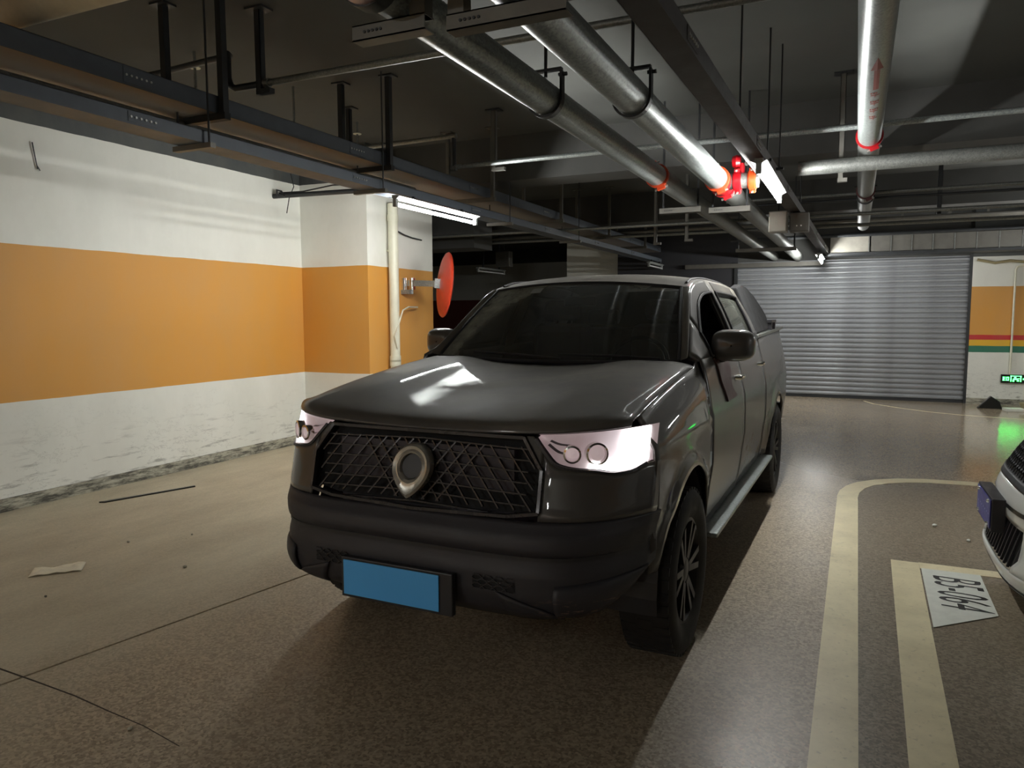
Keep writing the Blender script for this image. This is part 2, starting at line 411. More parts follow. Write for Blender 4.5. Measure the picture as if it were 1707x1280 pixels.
struct(B().box((-16, -6.2, 0), (14, -6, 3.4)).build('wall_behind', M_wall))
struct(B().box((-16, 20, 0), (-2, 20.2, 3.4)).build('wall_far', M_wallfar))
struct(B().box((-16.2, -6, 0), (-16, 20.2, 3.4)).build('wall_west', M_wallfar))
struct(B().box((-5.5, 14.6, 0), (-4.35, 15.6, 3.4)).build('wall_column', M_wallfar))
# concrete beams
struct(B().box((-16, 7.35, 2.93), (14, 7.8, 3.4)).build('trim_1', M_conc))
struct(B().box((-16, 11.6, 2.95), (14, 12.05, 3.4)).build('trim_2', M_conc))
struct(B().box((-6.6, 9.9, 2.5), (-5.2, 10.5, 3.4)).build('trim_3', M_conc))
# roller shutter with its slats
shut = struct(B().box((-2.05, 14.44, 0), (1.70, 14.46, 2.45)).build('door_1', M_shut))
pitch = .086; prof = [(0, 0), (.012, -.004), (.030, -.024), (.058, -.026), (.074, -.008), (.084, 0)]
sl = B()
for (z0, y0), (z1, y1) in zip(prof, prof[1:]):
    sl.add([(-2.05, 14.438+y0, z0), (1.69, 14.438+y0, z0), (1.69, 14.438+y1, z1), (-2.05, 14.438+y1, z1)], [(0, 1, 2, 3)])
s0 = sl.build('slat', M_shut, shut, smooth=True)
for i in range(1, 28):
    n = s0.copy(); COL.objects.link(n); n.parent = shut; n.location.z = i*pitch+.03
s0.location.z = .03
B().box((1.66, 14.37, 0), (1.705, 14.46, 2.45)).build('guide_rail', M_strutd, shut)
B().box((-2.1, 14.37, 0), (-2.04, 14.46, 2.45)).build('guide_rail', M_strutd, shut)
B().box((-2.05, 14.405, 0), (1.66, 14.445, .05)).build('bottom_bar', M_strutd, shut)

# ------------------------------------------------------------------ lamps
def batten(X, Y0, Y1, z, label, lit=True, rz=0, rods=False):
    L = Y1-Y0
    t = thing('fluorescent_lamp', label, 'light', (X, (Y0+Y1)/2, z), rz)
    h = B(); h.prism([(-.026, .074), (-.026, .05), (-.014, .04), (.014, .04), (.026, .05), (.026, .074)], -L/2, L/2, Matrix(((1, 0, 0, 0), (0, 0, 1, 0), (0, 1, 0, 0), (0, 0, 0, 1))))
    h.build('housing', M_white_sheet, t, fix=True)
    rf = B()
    for sx in (-1, 1):
        rf.add([(sx*.026, -L/2, .05), (sx*.026, L/2, .05), (sx*.05, L/2, .062), (sx*.05, -L/2, .062)], [(0, 1, 2, 3)])
    rf.build('reflector', M_white_sheet, t, solid=.003)
    B().cyl((0, -L/2+.03, 0), (0, L/2-.03, 0), .014, 10).build('tube', M_tube if lit else M_tubeoff, t, smooth=True)
    for sy in (-1, 1):
        B().box((-.017, sy*(L/2-.012)-.018, -.02), (.017, sy*(L/2-.012)+.018, .045)).build('end_cap', M_white_sheet, t, bevel=.003)
    for sy in (-.6, .6): B().box((-.012, sy*L/2-.01, .07), (.012, sy*L/2+.01, (3.4-z if rods else 2.4985-z))).build('bracket', M_strutd, t)
    return t
batten(-3.44, 5.17, 6.59, 2.40, 'lit white tube lamp under the cable tray beside the banded pillar')
batten(-.595, 4.98, 6.39, 2.40, 'lit white tube lamp under the tray beside the red valve')
batten(-.575, 12.5, 13.8, 2.36, 'small distant lit lamp in front of the roller shutter')
batten(-3.44, 13.3, 14.3, 2.38, 'unlit tube lamp far off above the truck roof', False)
batten(-6.75, 13.0, 14.2, 2.36, 'unlit tube lamp far off behind the round mirror', False, rods=True)
batten(7.5, 4.4, 5.8, 2.42, 'added lit fill lamp outside the view over the parking bays')  # unseen lamp added to light the right side for the door reflections
batten(2.9, 10.9, 12.3, 2.42, 'added lit fill lamp outside the view near the striped wall', rods=True)  # unseen lamp added to brighten the shutter, striped wall and far floor
batten(-.66, -5.0, -3.6, 2.40, 'added lit fill lamp outside the view behind the camera over the lane')  # unseen lamp added as fill for the truck front and foreground
batten(-3.44, -2.9, -1.5, 2.40, 'added lit fill lamp outside the view behind the camera by the banded wall')  # unseen lamp added as fill for the near wall and left floor

# ------------------------------------------------------------------ cable trays
def tray(X0, X1, z0, z1, Y0, Y1, label, msid, mbot, rz=0):
    t = thing('cable_tray', label, 'cable tray', ((X0+X1)/2, Y0, z0), rz)
    hw = (X1-X0)/2; L = Y1-Y0; h = z1-z0
    B().box((-hw+.004, 0, 0), (hw-.004, L, .004)).build('bottom_plate', mbot, t)
    for sx in (-1, 1):
        q = B().box((sx*hw-.002*sx-.002, 0, -.001), (sx*hw-.002*sx+.002, L, h)); q.box((min(sx*hw, sx*(hw-.02)), 0, h-.003), (max(sx*hw, sx*(hw-.02)), L, h))
        q.build('side_rail', msid, t)
    for k in range(int(L/1.9)+1):          # splice plates with a row of bolts
        y = 1.05+k*1.9
        if y > L-.2: break
        B().box((hw, y-.09, .012), (hw+.003, y+.09, h-.008)).build('splice_plate', msid, t)
        bb = B()
        for j in range(6): bb.cyl((hw+.002, y-.075+j*.03, h/2), (hw+.009, y-.075+j*.03, h/2), .0065, 8)
        tag(bb.build('splice_bolts', M_bolt, t), kind='stuff')
    return t
tray(-3.66, -3.47, 2.5, 2.572, -2, 17.5, 'narrow dark cable tray just below the wider tray along the banded wall', M_tray, M_tray)
tray(-3.88, -3.49, 2.70, 2.80, -2, 17.5, 'wide dark blue cable tray on trapeze hangers along the banded wall', M_tray, M_trayu)
tray(-.765, -.645, 2.50, 2.575, 0, 13.5, 'dark maroon cable tray over the drive lane carrying the lit lamps', M_trayr, M_trayr, rz=R(-.75))
# conduit lying under the wide tray
tag(B().tube([(-3.78, -2, 2.655), (-3.78, 6.0, 2.655)], .03, 12).build('conduit_pipe', M_galvd, smooth=True), 'thin grey pipe tucked under the wide cable tray', 'pipe')

# ------------------------------------------------------------------ hangers
def trapeze(X0, X1, Y, zb, label, w_=.04, ztop=3.4, bar_h=.04, mat=None, group=None):
    mat = mat or M_strutd
    t = thing('trapeze_hanger', label, 'hanger', ((X0+X1)/2, Y, 0), 0, group); h = (X1-X0)/2
    for sx in (-1, 1):
        B().box((sx*h-w_/2, -w_/2, zb), (sx*h+w_/2, w_/2, ztop)).build('upright', mat, t)
        B().box((sx*h-.06, -.05, ztop-.012), (sx*h+.06, .05, ztop)).build('ceiling_plate', mat, t)
    B().box((-h-.03, -w_/2-.002, zb-bar_h), (h+.03, w_/2+.002, zb)).build('crossbar', mat, t)
    return t
trapeze(-3.92, -3.455, 3.40, 2.70, 'dark steel hanger holding the wide tray, nearest to the camera', .042)
trapeze(-3.92, -3.455, 5.13, 2.70, 'steel hanger holding the wide tray before the lit pillar lamp', .042)
for k, Y in enumerate((6.95, 8.9, 10.9, 13.0)):
    trapeze(-3.95, -3.43, Y, 2.70, ['steel hanger holding the wide tray just past the pillar lamp', 'second steel tray hanger past the pillar lamp, over the dark recess', 'third steel tray hanger past the pillar lamp, near the dead lamp', 'farthest steel tray hanger, over the unlit lamp beyond the truck'][k], .035, mat=M_strut)
def rod_hanger(X0, X1, Y, zb, label):
    t = thing('rod_hanger', label, 'hanger', ((X0+X1)/2, Y, 0)); h = (X1-X0)/2
    for sx in (-1, 1): B().cyl((sx*h, 0, zb-.03), (sx*h, 0, 3.4 if sx > 0 else 2.7), .006, 8).build('threaded_rod', M_strutd, t)
    B().box((-h-.03, -.02, zb-.03), (h+.03, .02, zb)).build('crossbar', M_strut, t)
for Y, l in ((3.27, 'thin rod hanger under the narrow tray nearest to the camera'), (5.02, 'thin rod hanger under the narrow tray beside the pillar lamp'), (7.4, 'thin rod hanger under the narrow tray past the round mirror'), (9.6, 'farthest thin rod hanger under the narrow tray')):
    rod_hanger(-3.69, -3.445, Y, 2.5, l)
def post(X, Y, z0, label, foot=0, w_=.042, mat=None, z1=3.4):
    t = thing('steel_post_hanger', label, 'hanger', (X, Y, 0))
    B().box((-w_/2, -w_/2, z0), (w_/2, -w_/2+.004, z1)).box((-w_/2, -w_/2, z0), (-w_/2+.004, w_/2, z1)).box((w_/2-.004, -w_/2, z0), (w_/2, w_/2, z1)).build('upright', mat or M_strut, t)
    B().box((-.07, -.05, z1-.012), (.07, .05, z1)).build('ceiling_plate', mat or M_strutd, t)
    if foot: B().box((-w_/2, -w_/2-.002, z0-.03), (foot, w_/2, z0)).build('foot_bracket', mat or M_strut, t)
    return t
post(-3.44, 3.70, 2.91, 'short steel post carrying the near sprinkler pipe at its bend', .09, mat=M_strutd)
post(-3.13, 6.38, 2.87, 'steel post carrying the second sprinkler pipe', .11)
post(-.16, 6.62, 2.58, 'steel post holding the big crosswise pipe beside the arrowed pipe', .05)
post(-4.31, 5.75, 2.95, 'stubby dark ceiling post behind the wide tray, past the sprinkler head', 0, mat=M_strutd)
post(-2.0, 9.6, 2.45, 'dim steel post above the truck roof in the background', .08)
post(-2.6, 10.4, 2.5, 'dim steel post farther back above the truck roof', .08)
post(.78, 9.55, 2.62, 'dark steel post right of the arrowed pipe above the shutter', .02, mat=M_strutd)

# ------------------------------------------------------------------ pipes
def pipe(name, pts, r, mat, label, n=20, cat='pipe'):
    return tag(B().tube(pts, r, n).build(name, mat, smooth=True), label, cat)
def ring(c, axis, r0, r1, wd, n=28):
    bb = B(); M = Matrix.Translation(c)
    if axis == 'Y': M = M @ Matrix.Rotation(R(90), 4, 'Z')
    bb.lathe([(r0, -wd/2), (r1, -wd/2), (r1, wd/2), (r0, wd/2)], M, n); return bb
def clamp(parent, c, axis, r, mat, wd=.04, name='pipe_coupling'):
    """grooved coupling: ring, two lugs, two bolts"""
    c = Vector(c); bb = ring(c, axis, r, r+.014, wd)
    bb.lathe([(r, -wd/2-.008), (r+.006, -wd/2-.008), (r+.006, wd/2+.008), (r, wd/2+.008)], Matrix.Translation(c) @ (Matrix.Rotation(R(90), 4, 'Z') if axis == 'Y' else Matrix()), 28)
    o = bb.build(name, mat, parent, smooth=True)
    for a in (R(-70), R(110)):
        if axis == 'Y': d = Vector((math.cos(a), 0, math.sin(a))); tng = Vector((-math.sin(a), 0, math.cos(a)))
        else: d = Vector((0, math.cos(a), math.sin(a))); tng = Vector((0, -math.sin(a), math.cos(a)))
        p = c+d*(r+.022)
        q = B(); q.bar(p-tng*.03, p+tng*.03, wd*.9, .022, d); q.build('lug', mat, o)
        B().cyl(p-tng*.05, p+tng*.05, .008, 8).build('bolt', M_bolt, o)
    return o
# two galvanised mains over the truck
X1, Z1, r1 = -1.40, 2.536, .075
p1 = thing('sprinkler_main_pipe', 'galvanised main pipe nearer the banded wall, with one orange coupling', 'pipe')
B().tube([(X1, 1.9, Z1), (X1, 5.62, Z1)], r1, 32).build('pipe_length', M_galv, p1, smooth=True)
B().tube([(X1, -3, Z1), (X1, 1.96, Z1)], r1+.014, 32).build('reflection_sleeve', M_pink, p1, smooth=True)  # pink sleeve stands in for a pinkish reflection on the pipe
ring((X1, 1.99, Z1), 'Y', r1, r1+.02, .06).build('coupling_shadow_ring', M_strutd, p1, smooth=True)  # dark ring stands in for the shadow at a coupling
for y in (1.2, 1.55, 1.8): ring((X1, y, Z1), 'Y', r1+.013, r1+.017, .012).build('band', M_strutd, p1)
B().tube([(X1, 5.64, Z1), (X1, 14.46, Z1)], r1, 32).build('pipe_length', M_galvd, p1, smooth=True)
clamp(p1, (X1, 5.63, Z1), 'Y', r1, M_orange_c, .036)
X2, Z2, r2_ = -1.00, 2.52, .08
p2 = thing('sprinkler_main_pipe', 'galvanised main pipe over the truck with red valve and branch', 'pipe')
B().tube([(X2, -3, Z2), (X2, 5.86, Z2)], r2_, 32).build('pipe_length', M_galv, p2, smooth=True)
B().tube([(X2, 5.88, Z2), (X2, 14.46, Z2)], r2_, 32).build('pipe_length', M_galvd, p2, smooth=True)
clamp(p2, (X2, 5.87, Z2), 'Y', r2_, M_orange_c, .05)
# branch with tee, couplings and valve
YB = 6.02
tee = B().tube([(X2+.03, YB, Z2), (X2+.285, YB, Z2)], .06, 24).build('branch_pipe', M_galvd, p2, smooth=True)
B().tube([(X2, YB-.12, Z2), (X2, YB+.12, Z2)], r2_+.012, 28).build('tee_body', M_red, p2, smooth=True)
clamp(p2, (X2+.13, YB, Z2), 'X', .062, M_red, .045)
B().tube([(X2+.155, YB, Z2), (X2+.215, YB, Z2)], .058, 24).build('valve_body', M_red, p2, smooth=True)
clamp(p2, (X2+.24, YB, Z2), 'X', .062, M_orange_c, .045)
clamp(p2, (X2, YB+.14, Z2), 'Y', r2_+.004, M_red, .04)
v = B().tube([(X2+.16, YB, Z2+.05), (X2+.16, YB, Z2+.13)], .022, 12).build('valve_stem', M_red, p2, smooth=True)
B().lathe([(.0, -.035), (.04, -.03), (.052, 0), (.04, .03), (0, .035)], Matrix.Translation((X2+.12, YB, Z2+.145)), 20, False).build('gear_box', M_red, v, smooth=True)
B().tube([(X2+.2, YB, Z2+.13), (X2+.2, YB-.05, Z2+.115)], .016, 10).build('valve_actuator', M_galvd, v, smooth=True)
# arrowed pipe
XR, ZR, rR = .037, 2.805, .08
pr = thing('sprinkler_main_pipe', 'galvanised pipe with a faded red arrow and red clamps', 'pipe')
B().tube([(XR, -3, ZR), (XR, 6.2, ZR)], rR, 32).build('pipe_length', M_galv, pr, smooth=True)
B().tube([(XR, 6.22, ZR), (XR, 12.33, ZR)], rR, 32).build('pipe_length', M_galvd, pr, smooth=True)
clamp(pr, (XR, 6.21, ZR), 'Y', rR, M_red, .03)
clamp(pr, (XR, 8.9, ZR), 'Y', rR, simple('dark_red_enamel', srgb(84, 24, 24), .45), .05)
def onpipe(yc, u, rr=rR+.0015):   # faded stencil marks wrapped on the pipe's underside; u = angle from straight down
    return (XR+rr*math.sin(u), yc, ZR-rr*math.cos(u))
M_sten = simple('faded_red_stencil', srgb(128, 62, 52), .6, .2)
ar = B()
def patch(y0, y1, u0a, u0b, u1a, u1b):
    ar.add([onpipe(y0, u0a), onpipe(y0, (u0a+u0b)/2), onpipe(y0, u0b), onpipe(y1, u1b), onpipe(y1, (u1a+u1b)/2), onpipe(y1, u1a)], [(0, 1, 4, 5), (1, 2, 3, 4)])
patch(4.10, 4.30, .13, .17, -.22, .52); patch(4.30, 4.66, -.02, .32, -.02, .32)
tag(ar.build('stencil_arrow', M_sten, pr), 'faded red stencilled arrow')
st = B(); ar = st
for y0, n in ((4.72, 3), (4.9, 4), (5.08, 4), (5.26, 3)):
    for k in range(n):
        u = -.16+k*.16; patch(y0, y0+.03, u, u+.11, u, u+.11)
    patch(y0+.05, y0+.07, -.14, .42, -.14, .42); patch(y0, y0+.1, .1, .15, .1, .15)
tag(st.build('stencil_lettering', M_sten, pr), kind='stuff')
# the crosswise pipes
pipe('water_pipe', [(-.47, 6.5, 2.66), (9, 6.5, 2.66)], .056, M_galvd, 'thick galvanised pipe running crosswise under the arrowed pipe', 24)
sp1 = thing('sprinkler_pipe', 'near thin sprinkler pipe crossing under the dark ceiling above the two mains', 'pipe')
B().tube([(-3.42, 3.71, 2.95), (9, 3.71, 2.95)], .021, 14).build('pipe_length', M_galvd, sp1, smooth=True)
B().tube([(-3.42, 3.71, 2.95), (-3.66, 3.71, 2.95), (-3.70, 3.71, 2.97), (-3.72, 3.71, 3.02), (-3.72, 3.71, 3.14), (-3.74, 3.73, 3.18), (-3.79, 3.8, 3.2), (-4.6, 3.86, 3.2), (-5.9, 3.86, 3.2)], .021, 14).build('riser_bend', M_strutd, sp1, smooth=True)
B().tube([(-3.46, 3.71, 2.95), (-3.38, 3.71, 2.95)], .028, 14).build('socket', M_galvd, sp1, smooth=True)
sp2 = thing('sprinkler_pipe', 'second thin sprinkler pipe with a drop bend, crossing beyond the orange coupling', 'pipe')
B().tube([(-3.55, 6.36, 2.912), (9, 6.30, 2.912)], .022, 14).build('pipe_length', M_galv, sp2, smooth=True)
B().tube([(-3.55, 6.36, 2.9), (-3.55, 6.36, 3.2)], .022, 14).build('riser', M_strutd, sp2, smooth=True)
B().tube([(-3.55, 6.36, 3.2), (-4.7, 6.4, 3.2)], .022, 14).build('pipe_length', M_galvd, sp2, smooth=True)
for z in (2.9, 3.2): B().lathe([(0, -.03), (.026, -.028), (.03, 0), (.026, .028), (0, .03)], Matrix.Translation((-3.55, 6.36, z)), 14, False).build('elbow', M_galvd, sp2, smooth=True)
pipe('lagged_pipe', [(-5.9, 2.4, 2.98), (-2.9, 2.4, 2.98)], .075, M_pale, 'pale lagged pipe crossing above the trays nearest to the camera', 24)
# black conduit across the head of the pillar
cd = thing('conduit_pipe', 'dark pipe stub with frayed wires crossing the top of the banded pillar', 'pipe')
B().tube([(WX+.002, 6.5, 2.818), (-4.3, 6.5, 2.79)], .026, 12).build('pipe_length', M_strutd, cd, smooth=True)
B().tube([(-5.84, 6.5, 2.85), (-5.5, 6.49, 2.84), (-5.1, 6.5, 2.88), (-4.7, 6.5, 2.86)], .008, 8).build('wire', M_black, cd, smooth=True)
B().tube([(-5.66, 6.49, 3.05), (-5.62, 6.49, 2.9), (-5.68, 6.48, 2.78), (-5.72, 6.48, 2.62)], .005, 6).build('wire', M_black, cd, smooth=True)
B().tube([(-5.85, 6.48, 2.8), (-5.84, 6.47, 2.88), (-5.78, 6.47, 2.86), (-5.74, 6.48, 2.8)], .012, 8).build('wire', M_black, cd, smooth=True)
tag(B().tube([(WX+.012, 3.83, 2.86), (WX+.014, 3.84, 2.78), (WX+.012, 3.86, 2.66)], .005, 6).tube([(WX+.012, 3.855, 2.69), (WX+.012, 3.88, 2.65)], .004, 6).build('loose_wire', M_black), 'short frayed black wire hanging down the white wall', 'wire')
# far pipes over the shutter
for args in (
    ((-1.5, 9.5), 2.865, .02, M_galvd, 'thin upper pipe of a pair crossing high before the shutter'),
    ((-1.5, 9.5), 2.80, .016, M_strutd, 'thin lower pipe of a pair crossing high before the shutter'),
    ((-6.0, 10.9), 2.66, .024, M_galvd, 'grey pipe crossing the dark ceiling behind the two junction boxes'),
    ((-6.2, 9.2), 2.60, .02, M_galvd, 'thin pale pipe crossing behind the two mains above the truck roof'),
    ((-7.5, 12.15), 2.86, .03, M_strut, 'farthest crosswise pipe over the truck roof in the dark'),
    ((-2.0, 13.2), 2.75, .028, M_strutd, 'black pipe running along the top of the sheet metal duct')):
    (x0, Y), z, r, m, l = args
    pipe('water_pipe', [(x0, Y, z), (9, Y, z)], r, m, l, 12)
# ladder tray across, panelled duct
lt = thing('cable_ladder', 'dark cable ladder crossing above the shutter between posts', 'cable tray', (-.6, 12.5, 2.86))
for y in (-.1, .1): B().box((0, y-.012, -.03), (8, y+.012, .03)).build('side_rail', M_strut if y < 0 else M_strutd, lt)
q = B()
for i in range(30): q.box((.1+i*.26, -.09, -.02), (.13+i*.26, .09, -.005))
tag(q.build('ladder_rungs', M_strutd, lt), kind='stuff')
for k, x in enumerate((.55, 1.15, 1.62, 2.25, 2.7)):
    post(x, 12.42, 2.86, ['first dark post from the arrowed pipe on the cable ladder', 'second dark post from the arrowed pipe on the cable ladder', 'third dark post from the arrowed pipe on the cable ladder', 'fourth dark post from the arrowed pipe on the cable ladder', 'fifth dark post from the arrowed pipe on the cable ladder'][k], 0, .05 if k == 1 else .03)
duct = thing('sheet_metal_duct', 'long dull sheet metal duct above the roller shutter', 'duct', (-.45, 13.75, 2.5))
for i in range(14):
    x = 0 if i == 0 else .62+(i-1)*.3
    wdt = .58 if i == 0 else .285
    B().box((x, 0, .02), (x+wdt, .4, .3)).build('duct_panel', M_box if i == 0 else M_strut, duct, bevel=.004)
    B().box((x+wdt, -.012, .01), (x+wdt+.015, .41, .31)).build('joint_flange', M_galvd, duct)
B().box((-.1, -.03, -.03), (5, .42, .012)).build('support_channel', M_strutd, duct)
tag(B().box((-3.0, 14.30, 2.35), (-.6, 14.4, 2.43)).build('shutter_head_channel', M_strut, bevel=.004), 'long grey steel channel along the head of the roller shutter', 'channel')
# supports for the mains
def pipe_support(xa, xb, Y, zb, label, h=.05, uw=.028, um=None, sides=(-1, 1)):
    t = thing('pipe_support', label, 'hanger', ((xa+xb)/2, Y, 0)); hw = (xb-xa)/2
    B().box((-hw, -.03, zb-h), (hw, -.026, zb)).box((-hw, -.03, zb-h), (hw, .03, zb-h+.004)).box((-hw, -.03, zb-.004), (hw, .03, zb)).build('crossbar', M_strut, t)
    for sx in sides:
        B().box((sx*(hw-.03)-uw, -.024 if uw > .02 else -uw, zb-.004), (sx*(hw-.03)+uw, .026 if uw > .02 else uw, 3.4)).build('upright', um or M_strut, t)
    q = B()
    for k in range(5): q.cyl((-hw+.05+k*.016, -.034, zb-h/2), (-hw+.05+k*.016, -.03, zb-h/2), .005, 6)
    tag(q.build('bolt_row', M_strutd, t), kind='stuff')
    return t
pipe_support(-1.56, -1.28, 2.14, 2.458, 'near steel support bar under the main pipe with one coupling', sides=(1,))
pipe_support(-1.20, -.80, 2.14, 2.436, 'near steel support bar under the main pipe with the valve', sides=(-1,))
pipe_support(-1.66, -1.29, 6.8, 2.458, 'far steel support bar beyond the orange coupling', .055, .008, M_strutd)
pipe_support(-1.22, -.87, 6.8, 2.438, 'far steel support bar beyond the red valve', .055, .008, M_strutd)
pipe_support(-1.62, -.80, 11.2, 2.436, 'farthest steel support bar under both main pipes', .05, .01, M_strutd)
def clevis(X, Y, Z, r, label, ztop=3.4):
    t = thing('clevis_hanger', label, 'hanger', (X, Y, Z))
    R0 = r+.004; pts = [(-R0, 0, .12)]+[(R0*math.cos(a), 0, R0*math.sin(a)) for a in lin(math.pi, 2*math.pi, 17)]+[(R0, 0, .12)]
    q = B()
    for (xa, _, za), (xb, _, zb) in zip(pts, pts[1:]):
        n0 = Vector((xa, 0, min(za, 0))).normalized()*.009 if za < .1 or True else 0
        def off(x, z):
            d = Vector((x, 0, min(z, 0))).normalized(); return (x+d.x*.011, z+d.z*.011)
        xa2, za2 = off(xa, za); xb2, zb2 = off(xb, zb)
        q.add([(xa, -.02, za), (xb, -.02, zb), (xb, .02, zb), (xa, .02, za), (xa2, -.02, za2), (xb2, -.02, zb2), (xb2, .02, zb2), (xa2, .02, za2)],
              [(0, 1, 2, 3), (7, 6, 5, 4), (0, 4, 5, 1), (2, 6, 7, 3)])
    q.build('strap', M_black, t, fix=True)
    B().box((-R0-.005, -.014, .125), (R0+.005, .014, .137)).build('yoke', M_black, t)
    B().cyl((-R0-.03, 0, .105), (-R0+.012, 0, .105), .009, 10).cyl((R0-.012, 0, .105), (R0+.03, 0, .105), .009, 10).build('bolt', M_black, t)
    B().cyl((0, 0, .1), (0, 0, ztop-Z), .008, 10).build('rod', M_black, t)
    B().box((-.035, -.03, ztop-Z-.16), (.035, .03, ztop-Z)).build('ceiling_block', M_strutd, t)
clevis(X1, 3.42, Z1, r1, 'black strap hanger around the main pipe with the orange coupling')
clevis(X2, 3.52, Z2, r2_, 'black strap hanger around the main pipe with the red valve')
clevis(XR, 9.3, ZR, rR, 'black strap hanger far along the arrowed pipe')
# thin rods on the right tray
for (x, y), l in (((-.70, 4.86), 'thin black rod holding the maroon tray above the near lamp'), ((-.59, 5.4), 'second thin black rod beside the maroon tray, above the tube lamp'), ((-.545, 5.75), 'short threaded rod hanging beside the tube lamp and red valve')):
    t = thing('threaded_rod_hanger', l, 'hanger', (x, y, 0))
    B().cyl((0, 0, 2.54), (0, 0, 3.4), .006, 8).build('rod', M_black, t)
    B().box((-.02, -.02, 2.53), (.03, .02, 2.545)).build('nut_plate', M_strutd, t)
# sprinkler heads
for (x, y, zb), l in (((-4.33, 5.03, 3.0), 'upright sprinkler head behind the wide tray, first one'), ((-4.55, 6.2, 3.2), 'upright sprinkler head behind the wide tray near the bend'), ((-4.41, 4.08, 3.2), 'upright sprinkler head over the near sprinkler riser')):
    t = thing('ceiling_sprinkler', l, 'sprinkler', (x, y, zb))
    B().tube([(0, 0, -.3), (0, 0, 3.4-zb)], .010, 10).build('stem', M_galvd, t)
    B().lathe([(0, .085), (.04, .085), (.042, .09), (0, .1)], Matrix.Rotation(R(-90), 4, 'Y'), 16, False).build('deflector', M_cream, t)
# junction boxes
def jbox(x0, x1, Y, z0, z1, m, label, bolts):
    t = thing('junction_box', label, 'box', ((x0+x1)/2, Y, z0)); hw = (x1-x0)/2
    B().box((-hw, -.02, 0), (hw, .14, z1-z0)).build('body', m, t, bevel=.006)
    B().box((-hw+.006, -.026, .006), (hw-.006, -.019, z1-z0-.006)).build('lid', m, t, bevel=.003)
    B().cyl((0, .06, z1-z0), (0, .06, 3.4-z0), .006, 8).build('rod', M_strutd, t)
    if bolts:
        for k in (-.02, .02): B().cyl((k, -.034, .055), (k, -.02, .055), .007, 8).build('screw', M_bolt, t)
    return t
jbox(-.815, -.65, 7.75, 2.295, 2.495, M_box, 'plain pale square junction box under the tray end', False)
jbox(-.635, -.46, 7.9, 2.305, 2.49, M_strut, 'duller junction box with two bright screws beside the pale box', True)
jbox(-6.55, -6.25, 13.4, 2.45, 2.75, M_strut, 'dim grey box hanging far behind the round mirror', False)

# ------------------------------------------------------------------ things by the pillar
dp = thing('drain_pipe', 'cream plastic drain pipe standing beside the banded pillar', 'pipe', (-4.90, 7.32, 0))
B().tube([(0, 0, 0), (0, 0, 2.78)], .058, 24).build('pipe_length', M_cream, dp, smooth=True)
for z in (2.62, .95, 1.0): B().tube([(0, 0, z-.04), (0, 0, z+.03)], .066, 24).build('socket', M_cream, dp, smooth=True)
for z in (2.25, .6):
    B().tube([(0, 0, z-.012), (0, 0, z+.012)], .062, 24).box((-.09, -.015, z-.012), (-.05, .015, z+.012)).build('wall_clip', M_cream, dp)
B().tube([(.062, -.04, 1.12), (.05, -.07, 1.26), (.062, .0, 1.42), (.05, .1, 1.56), (.0, .3, 1.6), (-.03, .55, 1.6)], .010, 8).build('cable', M_cream, dp, smooth=True)
B().tube([(-.055, .12, 2.5), (-.05, .3, 2.46), (-.06, .5, 2.44), (-.05, .7, 2.43)], .009, 8).build('wall_wire', M_strutd, dp, smooth=True)
tag(dp.children[-1], kind=None)
mr = thing('convex_mirror', 'round orange-backed traffic mirror bracketed to the pillar', 'mirror', (-4.40, 7.62, 1.855))
nrm = Vector((.735, .67, -.1)).normalized(); q = nrm.to_track_quat('X', 'Z').to_matrix().to_4x4()
B().lathe([(0, -.055), (.1, -.052), (.25, -.036), (.345, -.012), (.37, 0), (.378, .012), (.37, .02)], q, 48, False).build('backing_dish', M_mirr_o, mr, smooth=True, solid=.004)
B().lathe([(0, .06), (.15, .053), (.28, .035), (.368, .012)], q, 48, False).build('mirror_face', M_mirr, mr, smooth=True)
tip = q @ Vector((-.055, 0, 0))
br = B().box((-.12, -.02, -.05), (0, .02, .06), q).build('bracket', M_galv, mr)
B().bar(q @ Vector((-.11, 0, .0)), (-.50, .0, .03), .03, .07).build('arm', M_galv, mr)
for dx in (0, .12): B().cyl((-.56+dx, .0, -.05), (-.56+dx, .0, .09), .035, 16).build('clamp_band', M_chrome, mr, smooth=True)
B().box((-.59, -.03, -.10), (-.46, .05, -.05)).build('wall_foot', M_galv, mr)

# ------------------------------------------------------------------ right wall things and litter
ex = thing('exit_sign', 'lit green exit sign low on the striped wall', 'sign', (2.40, 14.345, .435))
B().box((-.23, -.025, -.07), (.26, .012, .07)).build('sign_box', M_signblk, ex, bevel=.004)
FR = Matrix(((1, 0, 0, 0), (0, 0, 1, -.0262), (0, 1, 0, 0), (0, 0, 0, 1)))
def sgn(poly): return B().prism(poly, -.001, .001, FR)
q = B()
for x0, x1, z0, z1 in ((-.205, -.19, -.03, .03), (-.205, -.165, .02, .03), (-.205, -.165, -.03, -.02), (-.205, -.165, -.005, .005), (-.155, -.145, -.03, .03), (-.155, -.12, .02, .03), (-.13, -.12, -.03, .03), (-.155, -.12, -.03, -.02)):
    q.box((x0, -.0275, z0), (x1, -.0255, z1))
q.build('sign_lettering', M_lens_g, ex)
q = B()
for x0, x1, z0, z1 in ((-.10, -.085, -.045, .052), (.035, .05, -.045, .052), (-.10, .05, .042, .052), (-.05, -.02, .012, .034), (-.06, .0, -.012, .008), (-.07, -.045, -.045, -.012), (-.01, .02, -.04, -.012), (.0, .025, .0, .012)):
    q.box((x0, -.0275, z0), (x1, -.0255, z1))
q.build('running_figure_panel', M_lens_g, ex)
sgn([(.07, .012), (.13, .012), (.13, .035), (.185, 0), (.13, -.035), (.13, -.012), (.07, -.012)]).build('arrow', M_lens_g, ex)
cdt = thing('conduit_pipe', 'cream conduit dropping down the striped wall to the exit sign', 'pipe')
